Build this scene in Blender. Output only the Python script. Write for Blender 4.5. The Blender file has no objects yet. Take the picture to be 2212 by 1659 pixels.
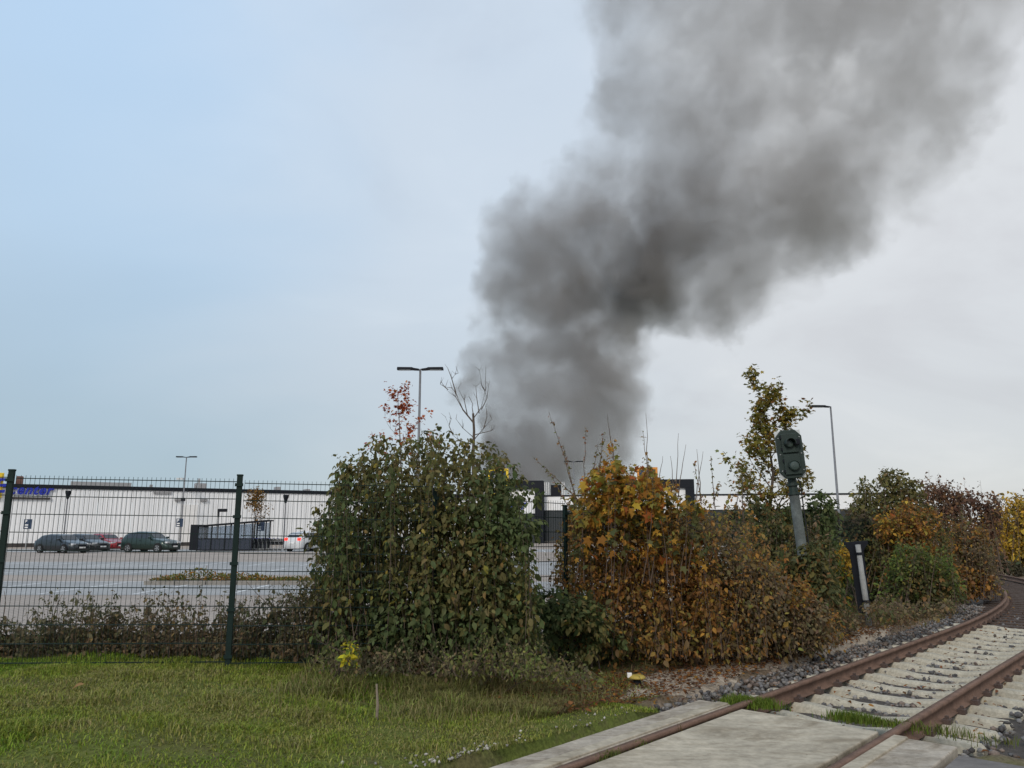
import bpy, bmesh, math, random
import numpy as np
from mathutils import Vector, Matrix
R = math.radians
random.seed(7)
rng = np.random.default_rng(7)
scene = bpy.context.scene
COL = scene.collection

# ------------------------------------------------------------------ camera, sky, sun, exposure
H, PITCH, F, CX, CY = 1.75, R(10.75), 1662.0, 1106.0, 829.5
SP, CP = math.sin(PITCH), math.cos(PITCH)
cam_d = bpy.data.cameras.new('camera')
cam = bpy.data.objects.new('camera', cam_d)
COL.objects.link(cam)
cam.location = (0, 0, H)
cam.rotation_euler = (R(90) + PITCH, 0, 0)
cam_d.sensor_width = 36
cam_d.lens = F / 2212 * 36
cam_d.clip_start = 0.1
cam_d.clip_end = 4000
scene.camera = cam

SUN_EL, SUN_AZ = R(32), R(205)       # azimuth clockwise from +Y: behind the camera, to its left
world = bpy.data.worlds.new('World')
scene.world = world
world.use_nodes = True
wn, wl = world.node_tree.nodes, world.node_tree.links
wn.clear()
def N(nt, typ, **kw):
    n = nt.nodes.new(typ)
    for k, v in kw.items():
        setattr(n, k, v)
    return n
def math_node(nt, op, a, b=None, c=None, clamp=False):
    n = nt.nodes.new('ShaderNodeMath'); n.operation = op; n.use_clamp = clamp
    for i, v in enumerate((a, b, c)):
        if v is None: continue
        if isinstance(v, (int, float)): n.inputs[i].default_value = v
        else: nt.links.new(v, n.inputs[i])
    return n.outputs[0]
def mixc(nt, fac, a, b, blend='MIX'):
    n = nt.nodes.new('ShaderNodeMix'); n.data_type = 'RGBA'; n.blend_type = blend
    for i, v in ((0, fac), (6, a), (7, b)):
        if isinstance(v, (int, float)): n.inputs[i].default_value = v
        elif isinstance(v, tuple): n.inputs[i].default_value = (*v[:3], 1)
        else: nt.links.new(v, n.inputs[i])
    return n.outputs[2]
def ramp(nt, fac, stops, interp='LINEAR'):
    n = nt.nodes.new('ShaderNodeValToRGB')
    cr = n.color_ramp; cr.interpolation = interp
    while len(cr.elements) < len(stops): cr.elements.new(0.5)
    for e, (p, c) in zip(cr.elements, stops):
        e.position = p
        e.color = (c, c, c, 1) if isinstance(c, (int, float)) else (*c, 1)
    nt.links.new(fac, n.inputs[0])
    return n.outputs[0]
def noise(nt, vec, scale, detail=4, rough=0.55, dist=0.0):
    n = nt.nodes.new('ShaderNodeTexNoise')
    n.inputs['Scale'].default_value = scale; n.inputs['Detail'].default_value = detail
    n.inputs['Roughness'].default_value = rough; n.inputs['Distortion'].default_value = dist
    if vec is not None: nt.links.new(vec, n.inputs['Vector'])
    return n.outputs[0]
nt = world.node_tree
sky = N(nt, 'ShaderNodeTexSky', sky_type='NISHITA', sun_disc=False)
sky.sun_elevation = SUN_EL; sky.sun_rotation = SUN_AZ
sky.air_density = 1.0; sky.dust_density = 1.0; sky.ozone_density = 1.0
tc = N(nt, 'ShaderNodeTexCoord')
sep = N(nt, 'ShaderNodeSeparateXYZ'); nt.links.new(tc.outputs['Generated'], sep.inputs[0])
mp = N(nt, 'ShaderNodeMapping'); mp.inputs['Scale'].default_value = (1.0, 1.0, 2.2)
nt.links.new(tc.outputs['Generated'], mp.inputs['Vector'])
# overcast: bluish veil that brightens with height, whiter broken stratus towards the right
n1 = noise(nt, mp.outputs[0], 1.3, 4, 0.5, 0.4)
n2 = noise(nt, mp.outputs[0], 2.6, 6, 0.55, 0.5)
cov = math_node(nt, 'MULTIPLY_ADD', sep.outputs[0], 0.95, 0.52)
cov = math_node(nt, 'ADD', cov, math_node(nt, 'MULTIPLY_ADD', n1, 0.7, -0.35))
cov = ramp(nt, cov, [(0.05, 0.06), (0.5, 0.55), (0.95, 0.98)], 'EASE')
up = math_node(nt, 'ABSOLUTE', sep.outputs[2])
veil = ramp(nt, up, [(0.0, (0.335, 0.445, 0.52)), (0.14, (0.365, 0.485, 0.585)), (0.32, (0.445, 0.60, 0.765)), (0.55, (0.47, 0.65, 0.865)), (1.0, (0.50, 0.70, 0.93))])
veil = mixc(nt, 0.35, veil, ramp(nt, n1, [(0.3, 0.86), (0.7, 1.12)]), 'MULTIPLY')
cloud = ramp(nt, n2, [(0.30, (0.63, 0.635, 0.65)), (0.5, (0.69, 0.705, 0.72)), (0.7, (0.77, 0.78, 0.785))], 'EASE')
cloud = mixc(nt, 1.0, cloud, ramp(nt, up, [(0.0, 0.80), (0.12, 0.88), (0.32, 1.0)]), 'MULTIPLY')
cl = mixc(nt, cov, veil, cloud)
cl = mixc(nt, 1.0, cl, (10.0, 10.0, 10.0), 'MULTIPLY')
skc = mixc(nt, 0.9, sky.outputs[0], cl)
bg = N(nt, 'ShaderNodeBackground'); bg.inputs['Strength'].default_value = 0.1
nt.links.new(skc, bg.inputs['Color'])
wo = N(nt, 'ShaderNodeOutputWorld'); nt.links.new(bg.outputs[0], wo.inputs['Surface'])

sun_d = bpy.data.lights.new('sun', 'SUN')
sun_d.energy = 1.5; sun_d.angle = R(14); sun_d.color = (1.0, 0.89, 0.75)
sun = bpy.data.objects.new('sun', sun_d); COL.objects.link(sun)
sdir = Vector((math.sin(SUN_AZ) * math.cos(SUN_EL), math.cos(SUN_AZ) * math.cos(SUN_EL), math.sin(SUN_EL)))
sun.rotation_euler = sdir.to_track_quat('Z', 'Y').to_euler()
sun.location = (0, -20, 30)

vs = scene.view_settings
vs.view_transform = 'Standard'; vs.look = 'None'; vs.exposure = 0.17; vs.gamma = 1.0; vs.use_curve_mapping = False
scene.render.engine = 'CYCLES'
scene.cycles.volume_bounces = 1
scene.cycles.max_bounces = 6
scene.cycles.transparent_max_bounces = 8
scene.cycles.use_denoising = True

# ------------------------------------------------------------------ helpers
def ray(px, py):
    u, v = (px - CX) / F, (py - CY) / F
    return u, CP + v * SP, SP - v * CP
def wp(px, py, Y):
    u, dy, dz = ray(px, py); t = Y / dy
    return Vector((u * t, Y, H + dz * t))
def gp(px, py, z=0.0):
    u, dy, dz = ray(px, py); t = (z - H) / dz
    return Vector((u * t, dy * t, z))
def empty(name, label=None, cat=None, loc=(0, 0, 0), rz=0.0, group=None, kind=None):
    o = bpy.data.objects.new(name, None); COL.objects.link(o)
    o.empty_display_size = 0.2
    o.location = loc; o.rotation_euler = (0, 0, rz)
    return tag(o, label, cat, group, kind)
def tag(o, label=None, cat=None, group=None, kind=None):
    if label: o['label'] = label
    if cat: o['category'] = cat
    if group: o['group'] = group
    if kind: o['kind'] = kind
    return o
def link(name, me, mat=None, parent=None):
    o = bpy.data.objects.new(name, me); COL.objects.link(o)
    if mat is not None and not me.materials:
        me.materials.append(mat)
    if parent is not None: o.parent = parent
    return o
def np_mesh(name, verts, faces, tint=None, smooth=False):
    """faces: (n,k) int array, k = 3 or 4"""
    me = bpy.data.meshes.new(name)
    verts = np.asarray(verts, dtype=np.float32); faces = np.asarray(faces, dtype=np.int32)
    n, k = faces.shape
    me.vertices.add(len(verts)); me.vertices.foreach_set('co', verts.ravel())
    me.loops.add(n * k); me.loops.foreach_set('vertex_index', faces.ravel())
    me.polygons.add(n)
    me.polygons.foreach_set('loop_start', np.arange(0, n * k, k, dtype=np.int32))
    if smooth: me.polygons.foreach_set('use_smooth', np.ones(n, dtype=bool))
    if tint is not None:
        a = me.color_attributes.new('tint', 'FLOAT_COLOR', 'POINT')
        c = np.ones((len(verts), 4), dtype=np.float32); c[:, :3] = tint
        a.data.foreach_set('color', c.ravel())
    me.update(calc_edges=True); me.validate()
    return me
class MB:
    """collects simple shapes; build() links them as one mesh object"""
    def __init__(self): self.bm = bmesh.new()
    def box(self, x0, x1, y0, y1, z0, z1, M=None):
        vs_ = [self.bm.verts.new(Vector(p) if M is None else M @ Vector(p)) for p in
               ((x0,y0,z0),(x1,y0,z0),(x1,y1,z0),(x0,y1,z0),(x0,y0,z1),(x1,y0,z1),(x1,y1,z1),(x0,y1,z1))]
        for f in ((0,3,2,1),(4,5,6,7),(0,1,5,4),(1,2,6,5),(2,3,7,6),(3,0,4,7)):
            self.bm.faces.new([vs_[i] for i in f])
        return self
    def tube(self, pts, rads, seg=8, cap=True):
        rings = []
        pts = [Vector(p) for p in pts]
        if isinstance(rads, (int, float)): rads = [rads] * len(pts)
        for i, p in enumerate(pts):
            d = (pts[min(i + 1, len(pts) - 1)] - pts[max(i - 1, 0)]).normalized()
            a = d.orthogonal().normalized() if abs(d.z) < 0.9 else Vector((1, 0, 0)).cross(d).normalized()
            b = d.cross(a)
            rings.append([self.bm.verts.new(p + (a * math.cos(2 * math.pi * k / seg) + b * math.sin(2 * math.pi * k / seg)) * rads[i]) for k in range(seg)])
        for r0, r1 in zip(rings, rings[1:]):
            for k in range(seg):
                self.bm.faces.new((r0[k], r0[(k + 1) % seg], r1[(k + 1) % seg], r1[k]))
        if cap:
            self.bm.faces.new(list(reversed(rings[0]))); self.bm.faces.new(rings[-1])
        return self
    def prism(self, poly, d0, d1, axis='y'):
        """polygon (a,b) extruded from d0 to d1 along the axis"""
        f = {'y': lambda a, b, d: (a, d, b), 'x': lambda a, b, d: (d, a, b), 'z': lambda a, b, d: (a, b, d)}[axis]
        v0 = [self.bm.verts.new(f(a, b, d0)) for a, b in poly]; v1 = [self.bm.verts.new(f(a, b, d1)) for a, b in poly]
        self.bm.faces.new(v0); self.bm.faces.new(list(reversed(v1)))
        n = len(poly)
        for i in range(n): self.bm.faces.new((v0[i], v1[i], v1[(i + 1) % n], v0[(i + 1) % n]))
        return self
    def poly(self, pts):
        self.bm.faces.new([self.bm.verts.new(p) for p in pts]); return self
    def build(self, name, mat, parent=None, bevel=0.0, smooth=False):
        bmesh.ops.recalc_face_normals(self.bm, faces=self.bm.faces)
        if bevel > 0:
            bmesh.ops.bevel(self.bm, geom=[e for e in self.bm.edges if e.calc_face_angle(0) > 0.5], offset=bevel, segments=2, affect='EDGES', profile=0.5)
        me = bpy.data.meshes.new(name); self.bm.to_mesh(me); self.bm.free()
        if smooth:
            for p in me.polygons: p.use_smooth = True
        return link(name, me, mat, parent)
def copy_tree(o, parent=None):
    c = o.copy(); COL.objects.link(c)
    if parent is not None: c.parent = parent
    for ch in list(o.children): copy_tree(ch, c)
    return c

# ------------------------------------------------------------------ materials
def new_mat(name):
    m = bpy.data.materials.new(name); m.use_nodes = True
    t = m.node_tree; t.nodes.clear()
    out = N(t, 'ShaderNodeOutputMaterial'); b = N(t, 'ShaderNodeBsdfPrincipled')
    t.links.new(b.outputs[0], out.inputs['Surface'])
    return m, t, b, out
def mat(name, col, rough=0.7, var=0.25, scale=3.0, metal=0.0, bump=0.0, bscale=40.0, col2=None, spec=0.4, detail=6, coords='Object', stain=0.0):
    m, t, b, out = new_mat(name)
    tc_ = N(t, 'ShaderNodeTexCoord')
    vec = tc_.outputs[coords]
    n = noise(t, vec, scale, detail, 0.6)
    c2 = col2 if col2 else tuple(c * (1 - var) for c in col)
    hi = tuple(min(c * (1 + (var if not col2 else 0.05)), 0.95) for c in col)
    c = ramp(t, n, [(0.3, c2), (0.7, hi)])
    n3 = noise(t, vec, scale * 9.0, 3, 0.6)
    c = mixc(t, 0.5, c, ramp(t, n3, [(0.3, 0.6), (0.7, 1.3)]), 'MULTIPLY') if var > 0.05 else c
    if stain > 0:
        mp_s = N(t, 'ShaderNodeMapping'); mp_s.inputs['Rotation'].default_value = (0, 0, 0.83); mp_s.inputs['Scale'].default_value = (0.9, 2.6, 1)
        t.links.new(vec, mp_s.inputs['Vector'])
        c = mixc(t, stain, c, ramp(t, noise(t, mp_s.outputs[0], 1.1, 8, 0.68, 0.8), [(0.36, (0.42, 0.37, 0.30)), (0.52, (0.93, 0.92, 0.90)), (0.7, (1.08, 1.08, 1.08))]), 'MULTIPLY')
        c = mixc(t, stain, c, ramp(t, noise(t, vec, 14.0, 4, 0.7), [(0.28, (0.5, 0.47, 0.42)), (0.36, (1, 1, 1))]), 'MULTIPLY')
    t.links.new(c, b.inputs['Base Color'])
    b.inputs['Roughness'].default_value = rough; b.inputs['Metallic'].default_value = metal
    b.inputs['Specular IOR Level'].default_value = spec
    if bump > 0:
        bn = N(t, 'ShaderNodeBump'); bn.inputs['Strength'].default_value = bump; bn.inputs['Distance'].default_value = 0.02
        t.links.new(noise(t, vec, bscale, 5, 0.6), bn.inputs['Height']); t.links.new(bn.outputs[0], b.inputs['Normal'])
    return m
def leaf_mat(name, trans=0.35, rough=0.55):
    m = bpy.data.materials.new(name); m.use_nodes = True
    t = m.node_tree; t.nodes.clear()
    out = N(t, 'ShaderNodeOutputMaterial')
    at = N(t, 'ShaderNodeAttribute', attribute_name='tint')
    b = N(t, 'ShaderNodeBsdfPrincipled'); b.inputs['Roughness'].default_value = rough; b.inputs['Specular IOR Level'].default_value = 0.12
    tr = N(t, 'ShaderNodeBsdfTranslucent'); mx = N(t, 'ShaderNodeMixShader'); mx.inputs[0].default_value = trans
    t.links.new(at.outputs['Color'], b.inputs['Base Color']); t.links.new(at.outputs['Color'], tr.inputs['Color'])
    t.links.new(b.outputs[0], mx.inputs[1]); t.links.new(tr.outputs[0], mx.inputs[2]); t.links.new(mx.outputs[0], out.inputs['Surface'])
    return m
def lamp_mat(name, col, strength):
    m, t, b, out = new_mat(name)
    b.inputs['Base Color'].default_value = (*col, 1); b.inputs['Emission Color'].default_value = (*col, 1)
    b.inputs['Emission Strength'].default_value = strength
    return m
def glass_mat(name, col, rough=0.06):
    m, t, b, out = new_mat(name)
    b.inputs['Base Color'].default_value = (*col, 1); b.inputs['Roughness'].default_value = rough
    b.inputs['Specular IOR Level'].default_value = 0.8
    return m
def clear_glass(name, col, fac):
    m = bpy.data.materials.new(name); m.use_nodes = True
    t = m.node_tree; t.nodes.clear()
    out = N(t, 'ShaderNodeOutputMaterial')
    g = N(t, 'ShaderNodeBsdfPrincipled'); g.inputs['Base Color'].default_value = (*col, 1); g.inputs['Roughness'].default_value = 0.1
    tr = N(t, 'ShaderNodeBsdfTransparent'); tr.inputs['Color'].default_value = (0.75, 0.8, 0.85, 1)
    mx = N(t, 'ShaderNodeMixShader'); mx.inputs[0].default_value = fac
    t.links.new(tr.outputs[0], mx.inputs[1]); t.links.new(g.outputs[0], mx.inputs[2]); t.links.new(mx.outputs[0], out.inputs['Surface'])
    return m
M = {}
M['leaf'] = leaf_mat('leaf', 0.42); M['grass'] = leaf_mat('grass_blade', 0.3, 0.6)
M['bark'] = mat('bark', (0.085, 0.065, 0.05), 0.9, 0.35, 12, bump=0.4)
M['twig'] = mat('twig', (0.13, 0.095, 0.075), 0.9, 0.3, 15)
M['fence'] = mat('fence_green', (0.007, 0.019, 0.017), 0.6, 0.2, 8, spec=0.2)
M['concrete'] = mat('concrete_slab', (0.44, 0.395, 0.315), 0.9, 0.16, 1.6, bump=0.2, bscale=60, detail=8, stain=0.75)
M['concrete_grey'] = mat('concrete_strip', (0.40, 0.36, 0.305), 0.9, 0.18, 2.2, bump=0.2, bscale=70, detail=8, stain=0.85)
M['sleeper'] = mat('sleeper_concrete', (0.43, 0.40, 0.325), 0.9, 0.22, 4, bump=0.2, bscale=90, stain=0.22)
M['old_wood'] = mat('old_sleeper_wood', (0.07, 0.052, 0.045), 0.95, 0.35, 6, bump=0.4)
M['rust'] = mat('rail_rust', (0.165, 0.10, 0.072), 0.8, 0.3, 6, bump=0.15, bscale=120, spec=0.3)
M['clip'] = mat('rail_clip', (0.075, 0.05, 0.042), 0.8, 0.3, 10)
M['galv'] = mat('galvanised_steel', (0.36, 0.37, 0.38), 0.55, 0.12, 6, metal=0.2)
M['lampgrey'] = mat('lamp_post_grey', (0.17, 0.175, 0.19), 0.6, 0.1, 4)
M['dark'] = mat('anthracite', (0.011, 0.013, 0.019), 0.6, 0.15, 3, spec=0.18)
M['black'] = mat('black_rubber', (0.012, 0.012, 0.013), 0.8, 0.2, 5)
M['wall'] = mat('white_cladding', (0.78, 0.795, 0.82), 0.55, 0.05, 0.15, detail=5)
M['white'] = mat('white_paint', (0.78, 0.78, 0.78), 0.5, 0.05, 2)
M['band'] = mat('white_fascia', (0.80, 0.81, 0.83), 0.5, 0.03, 0.5)
M['plinth'] = mat('dark_plinth', (0.05, 0.045, 0.045), 0.8, 0.2, 1)
M['blue'] = mat('sign_blue', (0.015, 0.03, 0.36), 0.45, 0.05, 1)
M['navy'] = mat('sign_navy', (0.018, 0.04, 0.085), 0.5, 0.08, 1)
M['cap'] = mat('faded_yellow_plastic', (0.42, 0.32, 0.07), 0.6, 0.15, 9)
M['kerb'] = mat('kerb_concrete', (0.24, 0.225, 0.205), 0.9, 0.2, 3)
M['yellow'] = mat('sign_yellow', (0.78, 0.55, 0.03), 0.45, 0.06, 1)
M['orange'] = mat('sign_orange', (0.62, 0.25, 0.04), 0.45, 0.08, 1)
M['brick'] = mat('red_brown_chimney', (0.17, 0.09, 0.075), 0.9, 0.2, 4, bump=0.2)
M['roofgrey'] = mat('roof_grey', (0.30, 0.30, 0.31), 0.7, 0.1, 2)
M['glass'] = glass_mat('dark_glass', (0.012, 0.014, 0.018))
M['shopglass'] = glass_mat('shop_glass', (0.015, 0.018, 0.022), 0.25)
M['clearpane'] = clear_glass('shelter_clear_glass', (0.5, 0.52, 0.56), 0.12)
M['panelglass'] = clear_glass('shelter_glass', (0.05, 0.06, 0.085), 0.75)
M['sideglass'] = clear_glass('shelter_side_glass', (0.30, 0.34, 0.42), 0.6)
M['signal'] = mat('signal_green', (0.017, 0.031, 0.027), 0.6, 0.18, 5, bump=0.05)
M['lens'] = mat('signal_lens', (0.035, 0.055, 0.05), 0.35, 0.1, 9, spec=0.6)
M['corner'] = mat('signal_white_edge', (0.55, 0.57, 0.58), 0.6, 0.1, 6)
M['mast'] = mat('signal_mast', (0.085, 0.097, 0.094), 0.85, 0.4, 5, bump=0.15)
M['stone'] = None

# ------------------------------------------------------------------ track line
C0 = np.array([2.84, 7.80]); HD0 = R(42.3)
S_CURVE, RAD = 8.5, 62.0
def track(s):
    """centre point and heading at arc length s (s = 0 at the far end of the crossing slab)"""
    d = np.array([math.sin(HD0), math.cos(HD0)])
    if s <= S_CURVE: return C0 + d * s, HD0
    p = C0 + d * S_CURVE; n = max(1, int((s - S_CURVE) / 0.5)); st = (s - S_CURVE) / n; h = HD0
    for i in range(n):
        h -= st / (RAD if i * st < 6 else 42.0)
        p = p + st * np.array([math.sin(h), math.cos(h)])
    return p, h
def tpt(s, n, z=0.0):
    p, h = track(s)
    return Vector((p[0] + math.cos(h) * n, p[1] - math.sin(h) * n, z))
_ss = np.arange(-30, 60, 0.4)
_tp = np.array([track(s)[0] for s in _ss]); _th = np.array([track(s)[1] for s in _ss])
def sn(x, y):
    """(s, n) of points"""
    x = np.asarray(x, float); y = np.asarray(y, float)
    shp = x.shape; x = x.ravel(); y = y.ravel()
    s = np.empty_like(x); n = np.empty_like(x)
    for i0 in range(0, len(x), 20000):
        xx, yy = x[i0:i0+20000], y[i0:i0+20000]
        d = (xx[:, None] - _tp[None, :, 0]) ** 2 + (yy[:, None] - _tp[None, :, 1]) ** 2
        k = d.argmin(1); dx = xx - _tp[k, 0]; dy = yy - _tp[k, 1]
        s[i0:i0+20000] = _ss[k] + dx * np.sin(_th[k]) + dy * np.cos(_th[k])
        n[i0:i0+20000] = dx * np.cos(_th[k]) - dy * np.sin(_th[k])
    return s.reshape(shp), n.reshape(shp)
def sstep(t):
    t = np.clip(t, 0, 1); return t * t * (3 - 2 * t)
def lump(x, y):
    return (np.sin(x * 2.1 + 1.3 * np.sin(y * 1.7)) * np.cos(y * 2.6 + 0.8 * np.sin(x * 1.1)) * 0.5
            + np.sin(x * 5.3 + y * 3.1) * np.cos(y * 6.1 - x * 2.3) * 0.28 + np.sin(x * 11.7 - y * 9.1) * np.cos(y * 13.1 + x * 4.7) * 0.15)
def gz(x, y):
    x = np.asarray(x, float); y = np.asarray(y, float)
    s, n = sn(x, y)
    z = -0.035 + 0.35 * sstep((0.9 - x) / 5.0) * sstep((y - 4.0) / 3.2) * sstep((13.5 - y) / 3.0)
    near = sstep((y - 3) / 2) * sstep((16 - y) / 4) * sstep((12 - np.abs(x)) / 4)
    off = sstep((np.abs(n) - 1.6) / 1.2)
    z = z + 0.045 * lump(x, y) * near * off
    along = sstep((s + 0.9) / 0.7) * sstep((40 - s) / 5)
    low_ = sstep((3.3 - np.abs(n)) / 0.8) * along
    z = z * (1 - low_) + low_ * (-0.125 + 0.008 * lump(x * 1.3, y * 1.3))
    bed = sstep((1.85 - np.abs(n)) / 0.3) * sstep((s + 0.3) / 0.3) * sstep((40 - s) / 5)
    z = z * (1 - bed) + bed * (-0.30)
    cross = (np.abs(n) < 1.45) & (s <= 0.05) & (s > -25)
    z = np.where(cross, -0.2, z)
    road = sstep((n - 1.2) / 0.3) * sstep((0.35 - s) / 0.3)
    z = z * (1 - road) + road * (-0.06)
    return z
def g1(x, y): return float(gz(np.array([x]), np.array([y]))[0])

# ------------------------------------------------------------------ ground sheet
def axis(lo, hi, step, far):
    a = list(np.arange(lo, hi + 1e-6, step)); st = step; v = hi
    while v < far: st *= 1.45; v += st; a.append(v)
    st = step; v = lo; pre = []
    while v > -far: st *= 1.45; v -= st; pre.append(v)
    return np.array(pre[::-1] + a)
ax, ay = axis(-9, 16, 0.14, 1500), axis(3.0, 24, 0.14, 1500)
gx, gy = np.meshgrid(ax, ay)
gzz = gz(gx, gy)
nx, ny = len(ax), len(ay)
idx = np.arange(nx * ny).reshape(ny, nx)
gf = np.stack([idx[:-1, :-1], idx[:-1, 1:], idx[1:, 1:], idx[1:, :-1]], -1).reshape(-1, 4)
gm, t, b, out = new_mat('verge_ground')
tco = N(t, 'ShaderNodeTexCoord').outputs['Object']
na = noise(t, tco, 0.9, 6, 0.6, 0.3); nb = noise(t, tco, 6.0, 5, 0.65); nc = noise(t, tco, 30.0, 4, 0.6)
gcol = ramp(t, na, [(0.32, (0.115, 0.105, 0.045)), (0.5, (0.105, 0.13, 0.03)), (0.7, (0.15, 0.17, 0.042))])
gcol = mixc(t, ramp(t, nb, [(0.5, 0.0), (0.75, 0.75)]), gcol, (0.085, 0.066, 0.042))
gcol = mixc(t, 0.7, gcol, ramp(t, nc, [(0.3, 0.4), (0.7, 1.4)]), 'MULTIPLY')
dirt_at = N(t, 'ShaderNodeAttribute', attribute_name='tint')
dirt_c = mixc(t, 0.8, ramp(t, nb, [(0.3, (0.13, 0.095, 0.065)), (0.7, (0.24, 0.19, 0.14))]), ramp(t, nc, [(0.3, 0.5), (0.7, 1.3)]), 'MULTIPLY')
gcol = mixc(t, math_node(t, 'ADD', dirt_at.outputs['Fac'], math_node(t, 'MULTIPLY', math_node(t, 'SUBTRACT', nb, 0.5), dirt_at.outputs['Fac']), clamp=True), gcol, dirt_c)
t.links.new(gcol, b.inputs['Base Color']); b.inputs['Roughness'].default_value = 0.95; b.inputs['Specular IOR Level'].default_value = 0.1
bn = N(t, 'ShaderNodeBump'); bn.inputs['Strength'].default_value = 0.7; bn.inputs['Distance'].default_value = 0.03
t.links.new(nc, bn.inputs['Height']); t.links.new(bn.outputs[0], b.inputs['Normal'])
gs_, gn_ = sn(gx, gy)
dirt = (sstep((3.3 - np.abs(gn_)) / .9) * sstep((gs_ + .6) / .8) * sstep((45 - gs_) / 6)).reshape(-1, 1)
ground = link('ground', np_mesh('ground', np.stack([gx, gy, gzz], -1).reshape(-1, 3), gf, tint=np.repeat(dirt, 3, 1), smooth=True), gm)
tag(ground, kind='structure')

# ------------------------------------------------------------------ flat sheets: lot, road, path
def sheet(name, fn, u, v, mt, kind='structure', parent=None):
    """grid sheet: fn(u, v) -> point"""
    P = np.array([[fn(a, c) for a in u] for c in v], float)
    i = np.arange(len(u) * len(v)).reshape(len(v), len(u))
    f = np.stack([i[:-1, :-1], i[:-1, 1:], i[1:, 1:], i[1:, :-1]], -1).reshape(-1, 4)
    o = link(name, np_mesh(name, P.reshape(-1, 3), f, smooth=True), mt, parent)
    if kind: o['kind'] = kind
    return o
def paver_mat(name, ca, cb, sx, sy):
    m, t, b, out = new_mat(name)
    v = N(t, 'ShaderNodeTexCoord').outputs['Object']
    br = N(t, 'ShaderNodeTexBrick'); br.inputs['Scale'].default_value = 1.0
    br.inputs['Brick Width'].default_value = sx; br.inputs['Row Height'].default_value = sy; br.inputs['Mortar Size'].default_value = 0.012
    br.inputs['Color1'].default_value = (*ca, 1); br.inputs['Color2'].default_value = (*cb, 1); br.inputs['Mortar'].default_value = (ca[0]*.5, ca[1]*.5, ca[2]*.5, 1)
    t.links.new(v, br.inputs['Vector'])
    n_ = noise(t, v, 0.22, 7, 0.6, 0.4)
    c = mixc(t, 0.8, br.outputs[0], ramp(t, n_, [(0.3, 0.72), (0.7, 1.15)]), 'MULTIPLY')
    t.links.new(c, b.inputs['Base Color']); b.inputs['Roughness'].default_value = 0.75; b.inputs['Specular IOR Level'].default_value = 0.3
    return m
M['lot'] = paver_mat('lot_brown_pavers', (0.43, 0.365, 0.315), (0.36, 0.315, 0.28), 0.2, 0.1)
M['bay'] = paver_mat('lot_grey_pavers', (0.42, 0.42, 0.42), (0.37, 0.375, 0.38), 0.2, 0.1)
lot_u = np.linspace(-130, 70, 41); lot_v = np.concatenate([np.linspace(13.5, 30, 12), np.linspace(34, 125, 20)])
def lot_left(y): return -130.0
def lot_right(y): return min(0.6 + (y - 13.5) * 0.72, 70.0)
sheet('parking_lot', lambda a, y: (a if a < lot_right(y) else lot_right(y), y, 0.02), lot_u, lot_v, M['lot'])
for (y0, y1) in ((31.0, 43.5), (21.5, 27.0), (63.0, 72.0)):
    sheet('parking_row', lambda a, y: (a if a < lot_right(y) - 1 else lot_right(y) - 1, y, 0.026), np.linspace(-128, 60, 30), np.linspace(y0, y1, 4), M['bay'])
# worn white bay lines
mkm = MB()
for y0, y1 in ((38.5, 43.2), (31.3, 36.0), (21.7, 26.6), (63.5, 68.5)):
    for k in range(26):
        x = -52 + k * 2.6
        if x < lot_right(y0) - 2: mkm.poly([(x, y0, 0.031), (x + 0.11, y0, 0.031), (x + 0.11, y1, 0.031), (x, y1, 0.031)])
for y0, xa, xb in ((37.2, -52, 8), (26.9, -40, -9), (24.3, -30, -12), (43.35, -52, 10)):
    mkm.poly([(xa, y0, 0.0315), (xb, y0, 0.0315), (xb, y0 + 0.12, 0.0315), (xa, y0 + 0.12, 0.0315)])
M['line'] = mat('worn_white_line', (0.62, 0.64, 0.66), 0.8, 0.3, 2.5)
tag(mkm.build('bay_markings', M['line']), kind='structure')

M['asphalt'] = mat('asphalt', (0.155, 0.145, 0.14), 0.9, 0.2, 1.2, bump=0.5, bscale=140, detail=8)
sheet('road', lambda s, n: tpt(s, n, -0.03 + 0.004 * math.sin(3 * s)), np.linspace(-22, -0.34, 40), np.linspace(1.34, 16, 20), M['asphalt'])
def sand_mat():
    m, t, b, out = new_mat('sandy_path')
    v = N(t, 'ShaderNodeTexCoord').outputs['Object']
    a = noise(t, v, 1.4, 7, 0.65, 0.4); c_ = noise(t, v, 22, 5, 0.65)
    c = ramp(t, a, [(0.3, (0.30, 0.25, 0.195)), (0.5, (0.42, 0.36, 0.29)), (0.72, (0.50, 0.44, 0.36))])
    c = mixc(t, 0.75, c, ramp(t, c_, [(0.3, 0.5), (0.7, 1.25)]), 'MULTIPLY')
    t.links.new(c, b.inputs['Base Color']); b.inputs['Roughness'].default_value = 0.95; b.inputs['Specular IOR Level'].default_value = 0.1
    bn = N(t, 'ShaderNodeBump'); bn.inputs['Strength'].default_value = 0.6; bn.inputs['Distance'].default_value = 0.03
    t.links.new(c_, bn.inputs['Height']); t.links.new(bn.outputs[0], b.inputs['Normal'])
    return m
M['sand'] = sand_mat()
def path_fn(s, w):
    c = -2.12 - 0.08 * math.sin(s * 0.7); hw = 0.52 + 0.1 * math.sin(s * 1.9) + 0.07 * math.sin(s * 4.3)
    hw *= float(sstep(np.array((s + 0.15) / 1.3))) * float(sstep(np.array((10.5 - s) / 3.0)))
    p = tpt(s, c + w * hw)
    return (p.x, p.y, g1(p.x, p.y) + 0.026 - 0.04 * abs(w) ** 4)
sheet('dirt_path', path_fn, np.linspace(-0.1, 10.4, 64), np.linspace(-1, 1, 11), M['sand'])

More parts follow.
